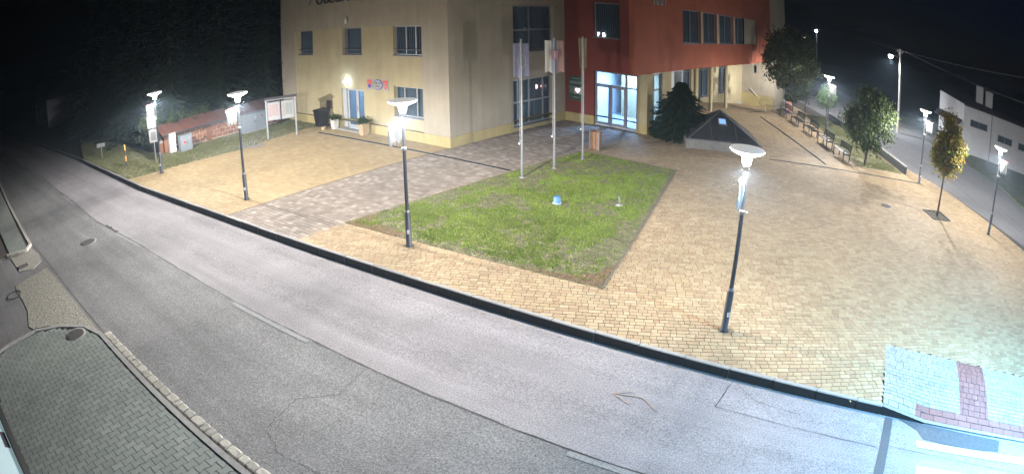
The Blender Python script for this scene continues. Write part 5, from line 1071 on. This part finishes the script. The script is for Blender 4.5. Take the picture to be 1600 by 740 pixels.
ld = bpy.data.lights.new('pole_light', 'AREA'); ld.shape = 'DISK'; ld.size = .2; ld.energy = 420; ld.color = (.9, .95, 1.); lo = bpy.data.objects.new('pole_light', ld); C.objects.link(lo); lo.parent = up_; lo.location = (-.95, -.355, 5.88)
def wire(pts, sag, label, r0=.012):
    P = []
    for a, c in zip(pts, pts[1:]):
        for k in range(12): f = k / 12; P.append((a[0] + (c[0] - a[0]) * f, a[1] + (c[1] - a[1]) * f, a[2] + (c[2] - a[2]) * f - sag * 4 * f * (1 - f)))
    P.append(pts[-1]); tag(MB().tube(P, r0, 6).build('overhead_wire', m_wire), label, 'wire', 'wires from the utility pole')
wire([(17.6, 31.1, 6.8), (-2, 75, 9)], .5, 'overhead wire running from the pole back into the dark'); wire([(18.5, 31.1, 6.8), (31, 18, 6.2), (60, -12, 6.5)], .4, 'lower overhead wire from the pole over the pale house'); wire([(18.06, 31.1, 6.8), (31, 18, 8.2), (60, -12, 9.5)], .4, 'upper overhead wire from the pole towards the right')
t = thing('far_lamp', 'distant white street lamp shining above the dark hillside', 'street lamp', (2.1, 74.9, 0)); MB().lathe([(.1, -.2), (.06, 6.9)], 10).build('pole', m_postcon, t); MB().bar((0, 0, 6.85), (.1, -.9, 6.95), .07).build('arm', m_steel, t); MB().lathe([(.05, -.25), (.22, -.1), (.22, .1), (.05, .2)], 12, (.1, -.9, 6.9)).build('globe', emis('far_lamp_glow', (.85, .93, 1.), 25), t)
t = thing('far_window_light', 'pair of tiny warm lights in the dark behind the maple', 'light', (-.4, 74.5, 5.4))
for x in (0, .55): MB().lathe([(.02, -.12), (.12, -.05), (.12, .05), (.02, .12)], 8, (x * .74, x * .68, 0)).build('lamp', emis('warm_glow', (1., .8, .5), 6), t)
b = MB(); r = random.Random(3); vs = []; K = 60
for k in range(K + 1):
    x = -60 + 260 * k / K; h = 9 + 5 * math.sin(k * .21) + 2 * math.sin(k * .9) + r.uniform(-.6, .6); vs += [(x, 125 - x * .1, -.5), (x, 135 - x * .1, h * .6), (x, 160 - x * .1, h)]
b.add(vs, [(3 * k + j, 3 * k + 3 + j, 3 * k + 4 + j, 3 * k + 1 + j) for k in range(K) for j in (0, 1)], 0, True); struct(b.build('hill', m_ground))
t = thing('dark_house', 'dim house far down the dark road at the left edge', 'house', (-52, -13.5, 0), math.radians(8))
MB().box(-4, 4, 0, 6, 0, 3.2).build('wall', m_house, t); b = MB(); b.add([(-4.4, -.4, 3.1), (4.4, -.4, 3.1), (4.4, 6.4, 3.1), (-4.4, 6.4, 3.1), (-4.4, 3, 5.6), (4.4, 3, 5.6)], [(0, 1, 5, 4), (2, 3, 4, 5), (1, 2, 5), (3, 0, 4), (0, 3, 2, 1)]); b.build('roof', m_house_roof, t)
for x in (-2.2, 1.4): MB().box(x, x + 1.1, -.03, -.002, 1.1, 2.3).build('window', m_glass, t)
# lit shop sign at the lower left corner
sg = thing('shop_sign', 'lit white sign box with a red roundel and dark frame at the lower left corner', 'sign', (11.0, -20.02, 2.42), math.atan2(.24, 1.64)); sg.rotation_euler = (math.radians(58), 0, math.atan2(.24, 1.64))
MB().box(0, 4.4, -.18, 0, 0, .95).build('box', m_black, sg); MB().box(.05, 4.35, .001, .02, .06, .9).build('face', emis('sign_face', (.5, .66, .68), .22), sg); MB().bar((-.01, .03, .03), (4.4, .03, .03), .08, .1).build('frame', m_black, sg)
MB().extrude([(.62 + .28 * math.cos(a), .021, .5 + .28 * math.sin(a)) for a in [2 * math.pi * k / 24 for k in range(24)]], (0, .006, 0)).build('roundel', m_redprint, sg); MB().extrude([(.62 + .16 * math.cos(a), .028, .5 + .16 * math.sin(a)) for a in [2 * math.pi * k / 24 for k in range(24)]], (0, .004, 0)).build('roundel_centre', m_whiteprint, sg)
MB().box(.95, 1.35, .021, .026, .1, .19).build('name_strip', mat('strip_purple', (.06, .03, .06), .6, .1), sg)
for u in (3.2, 4.2): MB().bar((u, -.1, .1), (u, -2.4, -1.3), .09).build('leg', m_frame, sg)

# added haze volume: gives the lamps halos in place of lens bloom
hz = bpy.data.materials.new('lamp_halo_haze'); hz.use_nodes = True; hn = hz.node_tree; hn.nodes.remove(hn.nodes['Principled BSDF']); pv = hn.nodes.new('ShaderNodeVolumePrincipled')
pv.inputs['Color'].default_value = (.62, .8, 1., 1); pv.inputs['Density'].default_value = HAZE; pv.inputs['Anisotropy'].default_value = .55; hn.links.new(pv.outputs[0], hn.nodes['Material Output'].inputs['Volume'])
MB().box(-960, 960, -660, 960, -2.6, 17).build('haze', hz, kind='stuff')
